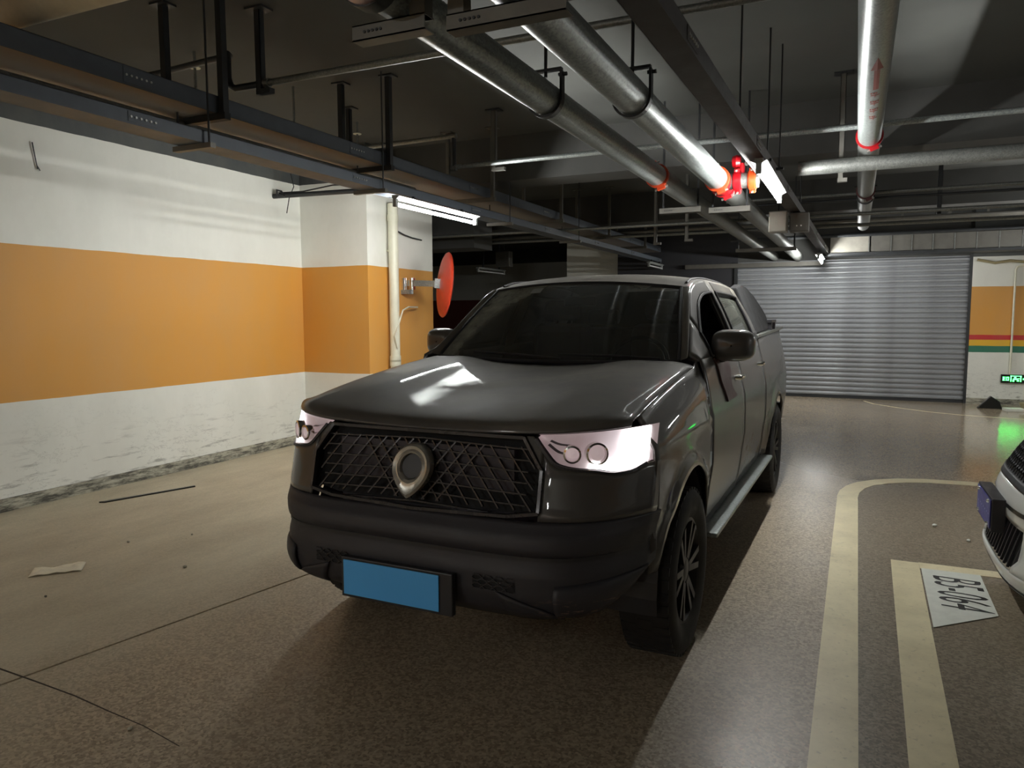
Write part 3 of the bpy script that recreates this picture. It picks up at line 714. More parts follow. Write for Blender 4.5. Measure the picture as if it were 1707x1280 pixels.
B().tube([(2.9, 14.33, 2.26), (2.36, 14.33, 2.26), (2.31, 14.33, 2.24), (2.29, 14.33, 2.19), (2.29, 14.33, .505)], .016, 10).build('pipe_length', M_cream, cdt, smooth=True)
tag(B().tube([(1.75, 14.31, 2.37), (2.0, 14.29, 2.31), (2.2, 14.3, 2.34), (2.5, 14.3, 2.30), (3.2, 14.3, 2.34)], .022, 8).build('cable_bundle', M_card, smooth=True), 'tangled brown cable bundle at the top of the striped wall', 'cable')
tag(B().prism([(-.32, 0), (.02, 0), (-.02, .12), (-.14, .2)], -.05, .05, Matrix(((1, 0, 0, 2.1), (0, 0, 1, 13.75), (0, 1, 0, .0), (0, 0, 0, 1)))).build('black_bag', M_signblk, bevel=.01), 'crumpled black bag on the floor before the striped wall', 'bag')
tag(B().box((-.12, -.1, 0), (.14, .1, .045), Matrix.Translation((2.23, 13.5, 0)) @ Matrix.Rotation(R(12), 4, 'Z')).build('white_paper_scrap', M_plate_w, bevel=.006), 'white paper scrap beside the black bag', 'paper')
for k in range(4):
    tag(B().box((-.25, -.18, 0), (.25, .18, .028), Matrix.Translation((2.62, 13.6, .001+k*.03)) @ Matrix.Rotation(R(-8+k*6), 4, 'Z')).build('cardboard_sheet', M_card),
        ['lowest flattened cardboard sheet of the pile by the striped wall', 'second flattened cardboard sheet from the floor by the striped wall', 'third flattened cardboard sheet from the floor by the striped wall', 'topmost flattened cardboard sheet of the pile by the striped wall'][k], 'cardboard', 'cardboard sheets by the striped wall')
# paper and strip on the floor
pp = B(); P0 = Vector((-4.29, 2.60)); dx = Vector((.18, .20)); dy = Vector((-.085, .095))
def paperz(u, v): return .003+.010*abs(math.sin(3.0*u+1.7*v))*(.3+v)+.006*math.sin(9*u)**2
pp.grid(lambda u, v: (P0.x+dx.x*u+dy.x*v*(1-.12*math.sin(7*u)), P0.y+dx.y*u+dy.y*v*(1-.12*math.sin(7*u)), paperz(u, v)), lin(0, 1, 14), lin(0, 1, 8))
tag(pp.build('paper_scrap', M_paper, smooth=True, solid=-.002), 'torn beige paper scrap lying on the floor near the banded wall', 'paper')
tag(B().prism([(-5.50, 3.93), (-5.46, 3.95), (-5.24, 4.66), (-5.26, 4.67)], .0005, .012).build('trim_strip', M_signblk), 'thin black trim strip lying on the floor along the banded wall', 'strip')
for k, (x, y, r) in enumerate(((-4.35, 3.3, .012), (-3.6, 3.1, .014), (-4.1, 3.6, .01), (-3.3, 3.7, .012), (-2.35, 1.75, .012), (-1.2, 2.0, .01), (-3.9, 2.45, .01), (.55, 5.9, .02), (.72, 5.6, .016))):
    bb = B().lathe([(0, -r), (r*.8, -r*.6), (r, 0), (r*.7, r*.6), (0, r*.8)], Matrix.Translation((x, y, r*.55)) @ Matrix.Rotation(k, 4, 'Z') @ Matrix.Diagonal((1, .7, .6, 1)), 7, False)
    tag(bb.build('grit_crumb', M_base if k < 7 else M_plate_w), ['dark crumb of grit midway between the paper scrap and the black strip', 'crumb of grit on the floor between paper scrap and floor joint', 'crumb of grit in front of the black trim strip', 'crumb of grit by the floor joint nearest to the truck', 'crumb of grit past the floor joint in the brown foreground', 'crumb of grit on the dark floor in front of the truck', 'crumb of grit just in front of the paper scrap', 'larger pale crumb in the bay beyond the number panel', 'smaller pale crumb in the bay beside the white car'][k], 'debris')

# ------------------------------------------------------------------ the pickup truck (local frame: x across, y to the rear, z up)
TR = thing('pickup_truck', 'black double cab pickup truck with dusty paint and glowing headlights', 'truck', (-1.54, 2.36, 0), R(-.9))
def part(bb, name, mat, par=None, **k): return bb.build(name, mat, par or TR, **k)
SM = dict(smooth=True)
LEAN = [(.33, .16), (.38, .08), (.43, .02), (.50, 0), (.56, .0), (.60, .012), (.63, .016), (.645, .0), (.66, -.004), (.70, 0.004), (.735, .03), (.77, .05), (.93, .09), (1.06, .13), (1.12, .16)]
def lean(z): return smo(z, LEAN)
def pl(x): return .36*(abs(x)/.88)**6
def fas(x, z, off=0.0):
    k = max(0, min(1, (.78-z)/.12))
    return (x*(1-.045*k*abs(x)**3), lean(z)+pl(x)+k*.05*(abs(x)/.86)**5-off, z)
def zlip(x): return 1.052+.038*(x/.83)**2
def zhl(x): return smo(abs(x), [(.48, 1.05), (.52, 1.005), (.57, .958), (.62, .946), (.70, .937), (.76, .925), (.80, .928), (.84, .95)])
HP = [(0, 0), (.012, .022), (.05, .042), (.14, .062), (.3, .09), (.6, .132), (.9, .166), (1.25, .196)]
def hoodz(x, y):
    d = max(0, y-.13-pl(x)); a = abs(x)
    k = min(1, d/.35); k = k*k*(3-2*k)
    return zlip(x)+smo(d, HP)-.03*max(0, (a-.66)/.14)**2*min(1, d/.1)+.013*math.exp(-((a-.47)/.13)**2)*k-.006*math.exp(-(a/.3)**2)*k
def yr(x): return 1.29+.10*(x/.8)**2
ss = [0, .004, .01, .02, .04, .07, .11, .17, .25, .35, .5, .65, .8, .92, 1]
hood = part(B().grid(lambda t, s: (t*.79, (lambda y: y)(.13+pl(t*.79)+(yr(t*.79)-.13-pl(t*.79))*s), hoodz(t*.79, .13+pl(t*.79)+(yr(t*.79)-.13-pl(t*.79))*s)), lin(-1, 1, 61), ss), 'bonnet', M_paint, solid=.012, **SM)
# bumper
def zl(x): return smo(abs(x), [(.3, .372), (.5, .385), (.7, .405), (.8, .46), (.885, .56)])
bump = part(B().grid(lambda x, v: fas(x, zl(x)+v*(.755-zl(x))), lin(-.885, .885, 71), lin(0, 1, 30)), 'front_bumper', M_scuff, solid=.02, **SM)
for s in (-1, 1):
    # cheek between grille and headlight and down the corner
    q = B()
    q.grid(lambda u, v: fas(s*u, (lambda a, b: a+(b-a)*v)(1.06-(u-.44)/.08*.125, min(zlip(u)-.006, zhl(u) if u > .48 else 9)-.004)), lin(.44, .52, 6), lin(0, 1, 6), flip=s < 0)
    q.grid(lambda u, v: fas(s*u, (lambda a, b: a+(b-a)*v)(.757, zhl(u)-.004)), lin(.52, .872, 24), lin(0, 1, 10), flip=s < 0)
    part(q, 'front_cheek', M_paint, solid=.012, fix=True, **SM)
    # corner guard, proud of the bumper
    g = B().grid(lambda u, v: fas(s*u, (lambda a, b: a+(b-a)*v)(zl(u)+.004, .53+.02*(u-.56)/.3), .018*math.sin(math.pi*min(1, max(0, v)))**.4+.004), lin(.60, .872, 16), lin(0, 1, 8), flip=s < 0)
    part(g, 'corner_guard', M_scuff, solid=.012, **SM)
    # grey wedge of the lower valance
    g = B().grid(lambda u, v: fas(s*(u-.06*v), (lambda a, b: a+(b-a)*v)(zl(u)+.002, .50-(u-.44)*.35), .012), lin(.44, .62, 8), lin(0, 1, 6), flip=s < 0)
    part(g, 'valance_wedge', M_scuff, solid=.01, **SM)
    # fog vent with hexagonal mesh
    g = B().grid(lambda u, v: fas(s*u, (lambda a, b: a+(b-a)*v)(.497+.02*(u-.29), .548-.06*(u-.29)), .003), lin(.285, .455, 8), lin(0, 1, 4), flip=s < 0)
    fv = part(g, 'fog_vent', M_flat)
    h = B()
    for r_ in range(3):
        for c_i in range(4):
            cx = .305+c_i*.045+(r_ % 2)*.022; cz = .510+r_*.016
            pts = [(cx+.022*math.cos(a), cz+.011*math.sin(a)) for a in [math.pi*k/3 for k in range(7)]]
            for (xa, za), (xb, zb) in zip(pts, pts[1:]):
                if max(xa, xb) > .455: continue
                h.bar(fas(s*xa, za, .006), fas(s*xb, zb, .006), .004, .003)
    tag(part(h, 'vent_mesh', M_grille, fv), kind='stuff')
# horizontal trim crease with small bright marks
part(B().grid(lambda x, v: fas(x, .618+.014*v, .006), lin(-.78, .78, 40), lin(0, 1, 2)), 'bumper_trim', M_plast, solid=.006)
# number plate
PX = -.055
pb_ = part(B().box((PX-.235, -.040, .385), (PX+.275, -.012, .548)), 'plate_bracket', M_plast, bevel=.004)
part(B().box((PX-.22, -.0465, .398), (PX+.22, -.041, .538)), 'number_plate', M_bluepl, bevel=.002)
# grille: recessed back panel, lattice of slanted bars, surround
GP = [(-.44, 1.048), (.44, 1.048), (.52, .935), (.52, .785), (.40, .768), (0, .757), (-.40, .768), (-.52, .785), (-.52, .935)]
def gbound(x):
    a = abs(x); top = 1.046 if a <= .44 else 1.046-(a-.44)/.08*.111
    bot = .757+.011*a/.4 if a < .4 else .768+(a-.4)/.12*.017
    return bot, top
part(B().grid(lambda x, v: fas(x, gbound(x)[0]+v*(gbound(x)[1]-gbound(x)[0]), -.05), lin(-.52, .52, 30), lin(0, 1, 6)), 'grille_backing', M_flat)
gl = B()
def seg(xa, za, xb, zb):
    n = 8; prev = None
    for k in range(n+1):
        t = k/n; x = xa+(xb-xa)*t; z = za+(zb-za)*t
        if abs(x) > .518: prev = None; continue
        lo, hi = gbound(x)
        if not lo < z < hi: prev = None; continue
        if prev: gl.bar(fas(prev[0], prev[1], -.012), fas(x, z, -.012), .006, .010, (0, -1, 0))
        prev = (x, z)
for s in (-1, 1):
    for i in range(-1, 9):
        z = .775+i*.04
        seg(s*.0, z+.004, s*.53, z-.012)
    for i in range(-5, 9):
        x0 = .012+i*.064
        seg(s*x0, 1.05, s*(x0+.25), .75)
tag(part(gl, 'grille_lattice', M_grille), kind='stuff')
fr = B()
for (xa, za), (xb, zb) in zip(GP, GP[1:]+GP[:1]):
    n = 10
    for k in range(n):
        fr.bar(fas(xa+(xb-xa)*k/n, za+(zb-za)*k/n, .002), fas(xa+(xb-xa)*(k+1)/n, za+(zb-za)*(k+1)/n, .002), .012, .02, (0, -1, 0))
part(fr, 'grille_surround', M_grille)
# emblem: chrome ring that runs down to a point
EX = -.012; em = []
def emb_out(k, n, ro, tip):
    a = 2*math.pi*k/n; x = ro*math.sin(a); z = ro*math.cos(a)
    if z < 0: z = z*(1+(tip/ro-1)*(1-abs(x)/ro)**1.15*.9+0.0); 
    return x, z
e = B(); n = 56; cz = .916; ey = .0
rings = []
for ro, dy, tip in ((.047, .012, .047), (.050, -.004, .050), (.058, -.010, .062), (.066, -.006, .078), (.078, -.012, .108), (.086, -.002, .122), (.086, .03, .122)):
    rings.append([(EX+emb_out(k, n, ro, tip)[0], lean(.916)-.035+dy+(cz+emb_out(k, n, ro, tip)[1]-.916)*.3, cz+emb_out(k, n, ro, tip)[1]) for k in range(n)])
vs = [p for g in rings for p in g]; fs = [(i*n+k, i*n+(k+1) % n, (i+1)*n+(k+1) % n, (i+1)*n+k) for i in range(len(rings)-1) for k in range(n)]
emb = part(e.add(vs, fs), 'front_emblem', simple('smoky_chrome', srgb(205, 200, 190), .24, .7, var=.04), fix=True, **SM)
part(B().prism([(EX+.046*math.cos(a), cz+.046*math.sin(a)) for a in lin(0, 2*math.pi, 29)[:-1]], 0, .01, Matrix(((1, 0, 0, 0), (0, .3, 1, lean(.916)-.026-.916*.3), (0, 1, 0, 0), (0, 0, 0, 1)))), 'emblem_mesh', M_plast, emb)

# headlights
for s in (-1, 1):
    us = lin(.482, .838, 30)
    zz = lambda u, v: zhl(u)+v*(zlip(u)-.008-zhl(u))
    hl = part(B().grid(lambda u, v: fas(s*u, zz(u, v), -.022-.018*math.sin(math.pi*v)*max(0, min(1, (.80-u)/.08))), lin(.482, .856, 30), lin(0, 1, 8), flip=s < 0), 'headlight', M_hl_lit, **SM)
    part(B().grid(lambda u, v: fas(s*u, zz(u, v), .002), us, lin(0, 1, 8), flip=s < 0), 'lens', M_lens, hl, **SM)
    q = B()
    q.grid(lambda u, v: fas(s*(u-.06*(1-v)*0), zz(u, v), -.006), lin(.775, .84, 10), lin(.06, .97, 10), flip=s < 0)
    q.grid(lambda u, v: fas(s*u, zhl(u)+.004+v*.026, -.006), lin(.675, .775, 14), lin(0, 1, 4), flip=s < 0)
    part(q, 'daytime_lamp', M_drl, hl, **SM)
    for k, (cx, r_) in enumerate(((.685, .042), (.61, .033))):
        c = Vector(fas(s*cx, .995+.015*(cx-.62), -.024)); dirv = Vector((s*2.16*cx**5/.4644, -1, 0)).normalized()
        M = Matrix.Translation(c) @ dirv.to_track_quat('X', 'Z').to_matrix().to_4x4()
        pj = part(B().lathe([(r_, 0), (r_, .028), (r_-.007, .030), (r_-.009, .012)], M, 28, False), 'projector', M_chrome, hl, **SM)
        part(B().lathe([(r_-.009, .012), (r_*.6, .026), (0, .032)], M, 28, False), 'projector_lens', M_hl_in, hl, **SM)
    for k in (.34, .62):
        part(B().grid(lambda u, v: fas(s*u, zz(u, k)+.004*v, -.02-.02*v), lin(.515+.02*k, .60, 10), lin(0, 1, 2), flip=s < 0), 'lamp_fin', M_plast, hl)
    rim_ = B()
    prev = None
    for u in us:
        p_ = fas(s*u, zhl(u)-.003, .004)
        if prev: rim_.bar(prev, p_, .01, .008, (0, -1, 0))
        prev = p_
    part(rim_, 'lamp_bezel', M_plast, hl)

# sides
W_ = [(.38, .862), (.6, .878), (.9, .885), (1.5, .882), (3, .88), (4.5, .885), (5.1, .872), (5.3, .85)]
G_ = [(.3, .93), (.45, .955), (.56, .975), (.66, .985), (.74, 1.0), (.9, 1.0), (.99, .997), (1.03, .985), (1.12, .968), (1.2, .948), (1.28, .925), (1.38, .905)]
def arch(y, yc, Ra, zc): return zc+math.sqrt(max(0, Ra*Ra-(y-yc)**2)) if abs(y-yc) < Ra else 0
FA, RA, AR, AZ = .90, 4.22, .455, .38
def sidex(y, z):
    x = smo(y, W_)*smo(z, G_)
    for yc in (FA, RA):
        d = math.hypot(y-yc, z-AZ)
        if z > AZ-.1: x += .022*math.exp(-((d-AR)/.05)**2)
    return x
def ypts(y0, y1, n, extra=()):
    L = lin(y0, y1, n)
    for yc in extra:
        for k in lin(-1, 1, 33):
            y = yc+AR*math.sin(k*math.pi/2)
            if y0 < y < y1: L.append(y)
    return sorted(set(round(y, 4) for y in L))
def belt(y): return smo(y, [(1.38, 1.272), (2.0, 1.278), (3.5, 1.318), (3.6, 1.325)])
def rail(y):
    x = smo(y, [(1.40, .755), (1.6, .715), (1.8, .672), (1.96, .64), (2.2, .622), (2.6, .615), (3.0, .617), (3.45, .63), (3.55, .645)])
    z = smo(y, [(1.40, 1.275), (1.6, 1.405), (1.8, 1.545), (1.96, 1.645), (2.2, 1.698), (2.6, 1.716), (3.0, 1.712), (3.45, 1.68), (3.55, 1.63)])
    return x, z
def gh(s, y, z, off=0):
    rx, rz = rail(y); zb = belt(y); a = max(0, min(1, (z-zb)/max(.02, rz-zb)))
    return (s*(.815+(rx-.815)*a+.012*4*a*(1-a)+off), y, z)
for s in (-1, 1):
    fl = s > 0
    def panel(y0, y1, lower, upper, n, extra=(), topx=None, nv=16):
        def f(y, v):
            a, b_ = lower(y), upper(y); z = a+(b_-a)*v; x = sidex(y, z)
            if topx is not None:
                k = max(0, min(1, (b_-z)/.14)); k = math.sin(k*math.pi/2)
                x = topx+(x-topx)*k
            return (s*x, y, z)
        return B().grid(f, ypts(y0, y1, n, extra), lin(0, 1, nv), flip=not fl)
    fen = part(panel(.40, 1.415, lambda y: max(arch(y, FA, AR, AZ), .50 if y < FA else .40), lambda y: hoodz(.79, max(y, .35))-.003 if y < 1.38 else 1.268, 14, (FA,), .793), 'front_wing', M_paint, solid=.012, **SM)
    fd = part(panel(1.425, 2.475, lambda y: .405, lambda y: belt(y), 20), 'front_door', M_paints, solid=.012, **SM)
    rd = part(panel(2.483, 3.49, lambda y: max(.405, arch(y, RA, AR+.02, AZ)), lambda y: belt(y), 20), 'rear_door', M_paints, solid=.012, **SM)
    bs = part(panel(3.51, 5.3, lambda y: max(arch(y, RA, AR, AZ), .52 if y > RA else .405), lambda y: smo(y, [(3.5, 1.335), (4.3, 1.35), (5.3, 1.372)]), 24, (RA,)), 'bed_side', M_paints, solid=.012, **SM)
    for dr, yh, zh in ((fd, 2.33, 1.118), (rd, 3.33, 1.14)):
        xh = sidex(yh, zh)
        h = B().tube([(s*(xh-.004), yh-.075, zh), (s*(xh+.028), yh-.06, zh), (s*(xh+.034), yh, zh+.002), (s*(xh+.028), yh+.06, zh), (s*(xh-.004), yh+.075, zh)], [.010, .014, .015, .014, .010], 10)
        part(h, 'door_handle', M_chrome, dr, **SM)
    # greenhouse frame with two window openings
    WT = lambda y: min(rail(y)[1]-.075, 1.652)
    fr = B()
    def col(y0, y1, lo, hi, n=8, m=6):
        fr.grid(lambda y, v: gh(s, y, lo(y)+(hi(y)-lo(y))*v), lin(y0, y1, n), lin(0, 1, m), flip=not fl)
    RZ = lambda y: rail(y)[1]
    col(1.43, 1.70, belt, RZ); col(1.70, 2.44, WT, RZ, 16); col(2.44, 2.58, belt, RZ); col(2.58, 3.30, WT, RZ, 12); col(3.30, 3.53, belt, RZ)
    part(fr, 'cab_frame', M_paintd, solid=.03, fix=False, **SM)
    if s < 0:
        part(B().grid(lambda y, v: gh(s, y, belt(y)+(WT(y)-belt(y))*v, -.012), lin(1.70, 2.44, 12), lin(0, 1, 5), flip=not fl), 'front_window', M_side, fd, solid=.004, **SM)
    part(B().grid(lambda y, v: gh(s, y, belt(y)+(WT(y)-belt(y))*v, -.012), lin(2.58, 3.30, 12), lin(0, 1, 5), flip=not fl), 'rear_window', M_side, rd, solid=.004, **SM)
    # dark seals round the openings
    se = B()
    for y0, y1 in ((1.70, 2.44), (2.58, 3.30)):
        loop = [gh(s, y, WT(y), .004) for y in lin(y0, y1, 10)]+[gh(s, y1, WT(y1)+(belt(y1)-WT(y1))*t, .004) for t in lin(.1, 1, 5)]+[gh(s, y, belt(y)+.004, .006) for y in lin(y1, y0, 8)]+[gh(s, y0, belt(y0)+(WT(y0)-belt(y0))*t, .004) for t in lin(.2, 1, 4)]
        se.tube(loop, .008, 6, False)
    part(se, 'window_seal', M_plast, **SM)
    # A pillar
    def ws_edge(v): return Vector((s*(.707+(.588-.707)*v), 1.42+(1.956-1.42)*v, 1.263+(1.652-1.263)*v+.012*4*v*(1-v)))
    def rl(v):
        y = 1.42+(2.02-1.42)*v; x, z = rail(y); return Vector((s*x, y, z))
    part(B().grid(lambda v, u: tuple(ws_edge(v).lerp(rl(v), u)+Vector((s*.018*math.sin(math.pi*u), -.018*math.sin(math.pi*u), .004))), lin(0, 1, 14), lin(0, 1, 7), flip=fl), 'windscreen_pillar', M_paintd, **SM)
    # arch liner, sill, step
    li = B().grid(lambda a, x: (s*x, FA+(AR-.004)*math.cos(a), AZ+(AR-.004)*math.sin(a)), lin(-.15, math.pi+.15, 24), [.42, .86])
    part(li, 'arch_liner', M_plast); li = B()
    li.grid(lambda a, x: (s*x, RA+(AR-.004)*math.cos(a), AZ+(AR-.004)*math.sin(a)), lin(-.15, math.pi+.15, 24), [.42, .86])
    part(li, 'arch_liner', M_plast)
    part(B().box((s*.70-.1, 1.36, .33), (s*.70+.1, 3.76, .42)), 'sill', M_plast, bevel=.02)
    st_ = part(B().box((s*.87-.05, 1.40, .375), (s*.87+.05, 3.72, .40)), 'side_step', M_galv, bevel=.008)
    for y in (1.7, 2.5, 3.4): part(B().bar((s*.83, y, .38), (s*.66, y, .35), .05, .02), 'step_bracket', M_plast, st_)
    # mirrors
    mc = Vector((s*.912, 1.80, 1.332)); q = B()
    def mir(u, v):
        a = 2*math.pi*u; ph = math.pi*v
        sgn_ = lambda t, e: math.copysign(abs(t)**e, t)
        rr = math.sin(ph)**.55
        x = .112*rr*sgn_(math.cos(a), .62); z = .086*rr*sgn_(math.sin(a), .62); y = -.085*sgn_(math.cos(ph), .8)
        if y > 0: y *= .35
        return (mc.x+x, mc.y+y+.04*abs(x)*0+s*x*.18, mc.z+z)
    q.grid(mir, lin(0, 1, 37), lin(.001, .999, 17))
    sm_ = part(q, 'side_mirror', M_paint, fix=True, **SM)
    part(B().tube([(s*.80, 1.86, 1.255), (s*.85, 1.83, 1.262), (s*.89, 1.81, 1.28)], [.03, .026, .022], 10), 'mirror_arm', M_plast, sm_, **SM)
    part(B().box((mc.x-.092, mc.y+.026, mc.z-.066), (mc.x+.092, mc.y+.034, mc.z+.066)), 'mirror_glass', M_mirr, sm_)
# brown patch set on the door below the mirror, open-window side
tx = lambda y, z: (sidex(y, z)+.012, y, z)
tq = B()
for k in range(8):
    t0, t1 = k/8, (k+1)/8
    A = lambda t: tx(1.70+.16*t+.015*math.sin(9*t), 1.268-.25*t); C_ = lambda t: tx(1.70+.34+.10*t+.05*math.sin(7*t), 1.262-.24*t)
    tq.add([A(t0), C_(t0), C_(t1), A(t1)], [(0, 1, 2, 3)])
part(tq, 'brown_patch', simple('brown_strip', srgb(66, 38, 38), .6), solid=.01, fix=True)

# windscreen, roof, back of the cab
def wsp(t, v):
    b0 = Vector((.707*t, 1.32+.10*t*t, 1.25+.013*t*t)); t0 = Vector((.588*t, 1.88+.076*t*t, 1.688-.036*t*t))
    return b0.lerp(t0, v)+Vector((0, -.6, .8))*(.020*4*v*(1-v)*(1-.4*t*t))
ws = part(B().grid(lambda t, v: tuple(wsp(t, v)), lin(-1, 1, 33), lin(0, 1, 15)), 'windscreen', M_wind, **SM)
bl = B()
for loop in ([wsp(t, .0) for t in lin(-1, 1, 25)], [wsp(t, 1.0) for t in lin(-1, 1, 25)], [wsp(1, v) for v in lin(0, 1, 12)], [wsp(-1, v) for v in lin(0, 1, 12)]): bl.tube(loop, .011, 6)
part(bl, 'windscreen_seal', M_plast, **SM)
part(B().grid(lambda t, v: tuple(wsp(t, v) + Vector((0, -.002, .003))), lin(-.50, -.38, 3), lin(.86, .94, 3)), 'sticker', simple('sticker_pale', srgb(120, 124, 120), .6), ws)
for x0, x1, y1, v1 in ((-.46, .10, 1.31, .02), (.08, .62, 1.33, .03)):
    a = wsp(x0/.707, .055)+Vector((0, -.012, .012)); c2 = wsp(x1/.707, .012)+Vector((0, -.016, .010))
    part(B().tube([a, a.lerp(c2, .5)+Vector((0, -.004, .004)), c2], [.006, .009, .007], 6), 'wiper', M_plast)
part(B().grid(lambda t, v: (t*.76, yr(t*.76)+.006+v*(1.345+.1*t*t-yr(t*.76)), hoodz(t*.76, yr(t*.76))-.012+.006*v), lin(-1, 1, 25), lin(0, 1, 3)), 'cowl', M_plast, **SM)
def roofp(u, v):
    yf_ = 1.885+.076*u*u if abs(u) < .97 else 1.96; y = yf_+(3.50-yf_)*v
    x, z = rail(max(y, 1.965)); f = 1 if y > 1.965 else 1
    cr = .047*min(1, .78+v*1.2)*(1-max(0, v-.8)*1.5)
    return (x*u, y, z+cr*(1-abs(u)**2.2)+.004)
part(B().grid(roofp, lin(-1, 1, 41), [0, .02, .05, .1, .17, .25, .35, .5, .65, .8, .9, .96, 1]), 'roof', M_paintd, solid=.015, **SM)
for s in (-1, 1):
    part(B().tube([(s*(rail(y)[0]-.035), y, rail(y)[1]+.014) for y in lin(2.05, 3.4, 12)], .008, 6), 'roof_strip', M_plast, **SM)
part(B().grid(lambda u, v: (u*(.80+(.63-.80)*v), 3.53-.03*v, .8+v*.88), lin(-1, 1, 9), lin(0, 1, 5), flip=True), 'cab_back', M_paint, solid=.01)
part(B().grid(lambda u, v: (u*(.60-.05*v), 3.545-.02*v, 1.36+v*.24), lin(-1, 1, 5), lin(0, 1, 3), flip=True), 'back_window', M_side)
# sport bar behind the cab
SB = [(3.52, 1.70), (3.80, 1.735), (4.05, 1.72), (4.30, 1.66), (4.50, 1.565), (4.60, 1.50), (4.585, 1.43), (4.42, 1.37), (3.52, 1.345)]
sb_ = None
for s in (-1, 1):
    q = B(); n = len(SB)
    xo = lambda z: s*(.79-(z-1.345)*.40); xi = lambda z: s*(.73-(z-1.345)*.40)
    q.add([(xo(z), y, z) for y, z in SB]+[(xi(z), y, z) for y, z in SB], [tuple(range(n)), tuple(range(2*n-1, n-1, -1))]+[(i, i+n, (i+1) % n+n, (i+1) % n) for i in range(n)])
    o = part(q, 'sport_bar', M_flat, fix=True, bevel=.012)
    if s < 0: part(B().box((-.62, 3.75, 1.60), (.62, 3.95, 1.655)), 'cross_bar', M_plast, o, bevel=.015)
    # rail cap and cleat on the bed side
    part(B().grid(lambda y, u: (s*(.80-.055*u+.012), y, smo(y, [(3.5, 1.337), (4.3, 1.352), (5.3, 1.374)])+.004), lin(3.52, 5.29, 12), lin(0, 1, 3), flip=s < 0), 'rail_cap', M_galvd, solid=.02)
    cl = B().box((s*.775-.02, 4.52, 1.365), (s*.775+.02, 4.56, 1.43)).box((s*.775-.02, 4.76, 1.365), (s*.775+.02, 4.80, 1.43)).box((s*.775-.022, 4.50, 1.425), (s*.775+.022, 4.82, 1.448))
    part(cl, 'rail_cleat', M_plast)
    part(B().box((s*.74-.02, 3.55, .8), (s*.74+.02, 5.25, 1.35)), 'bed_wall', M_plast)
    part(B().box((s*.74-.035, 5.29, .95), (s*.74+.035, 5.312, 1.28)), 'tail_lamp', simple('tail_red', srgb(110, 10, 14), .25), bevel=.01)
part(B().box((-.76, 3.55, .78), (.76, 5.26, .82)), 'bed_floor', M_plast)
part(B().box((-.77, 5.25, .80), (.77, 5.30, 1.37)), 'tailgate', M_paint, bevel=.012)
part(B().box((-.82, 5.26, .50), (.82, 5.38, .64)), 'rear_bumper', M_plast, bevel=.02)
# chassis and cabin inside
part(B().box((-.42, .25, .45), (.42, 1.30, .98)).box((-.40, .5, .33), (.40, 5.2, .46)).box((-.79, 1.46, .40), (.79, 3.46, .92)), 'chassis', M_inter)
part(B().box((-.40, .12, .40), (.40, .26, 1.0)), 'radiator', M_inter)
part(B().box((-.72, 1.42, .9), (.72, 1.78, 1.17)), 'dashboard', M_inter, bevel=.05)
for s in (-1, 1):
    se = part(B().box((s*.36-.24, 2.0, .92), (s*.36+.24, 2.5, 1.08)), 'front_seat', M_seat, bevel=.05)
    part(B().box((s*.36-.22, 2.42, 1.0), (s*.36+.22, 2.56, 1.44), Matrix.Translation((0, 0, 0))), 'seat_back', M_seat, se, bevel=.06)
    part(B().box((s*.36-.13, 2.45, 1.46), (s*.36+.13, 2.54, 1.60)), 'headrest', M_seat, se, bevel=.04)
    part(B().box((s*.34-.13, 3.28, 1.42), (s*.34+.13, 3.36, 1.54)), 'rear_headrest', M_seat, bevel=.03)
part(B().box((-.66, 3.20, .92), (.66, 3.40, 1.40)), 'rear_bench', M_seat, bevel=.05)
tor = B(); M = Matrix.Translation((.36, 1.86, 1.20)) @ Matrix.Rotation(R(65), 4, 'X')
tor.tube([M @ Vector((.18*math.cos(a), .18*math.sin(a), 0)) for a in lin(0, 2*math.pi, 33)], .014, 8, False)
tor.bar(M @ Vector((-.17, 0, 0)), M @ Vector((.17, 0, 0)), .04, .02).bar(M @ Vector((0, 0, 0)), M @ Vector((0, -.17, 0)), .04, .02)
part(tor, 'steering_wheel', M_plast, **SM)
part(B().box((-.10, 1.86, 1.55), (.10, 1.90, 1.61)), 'rear_view_mirror', M_plast, bevel=.012)

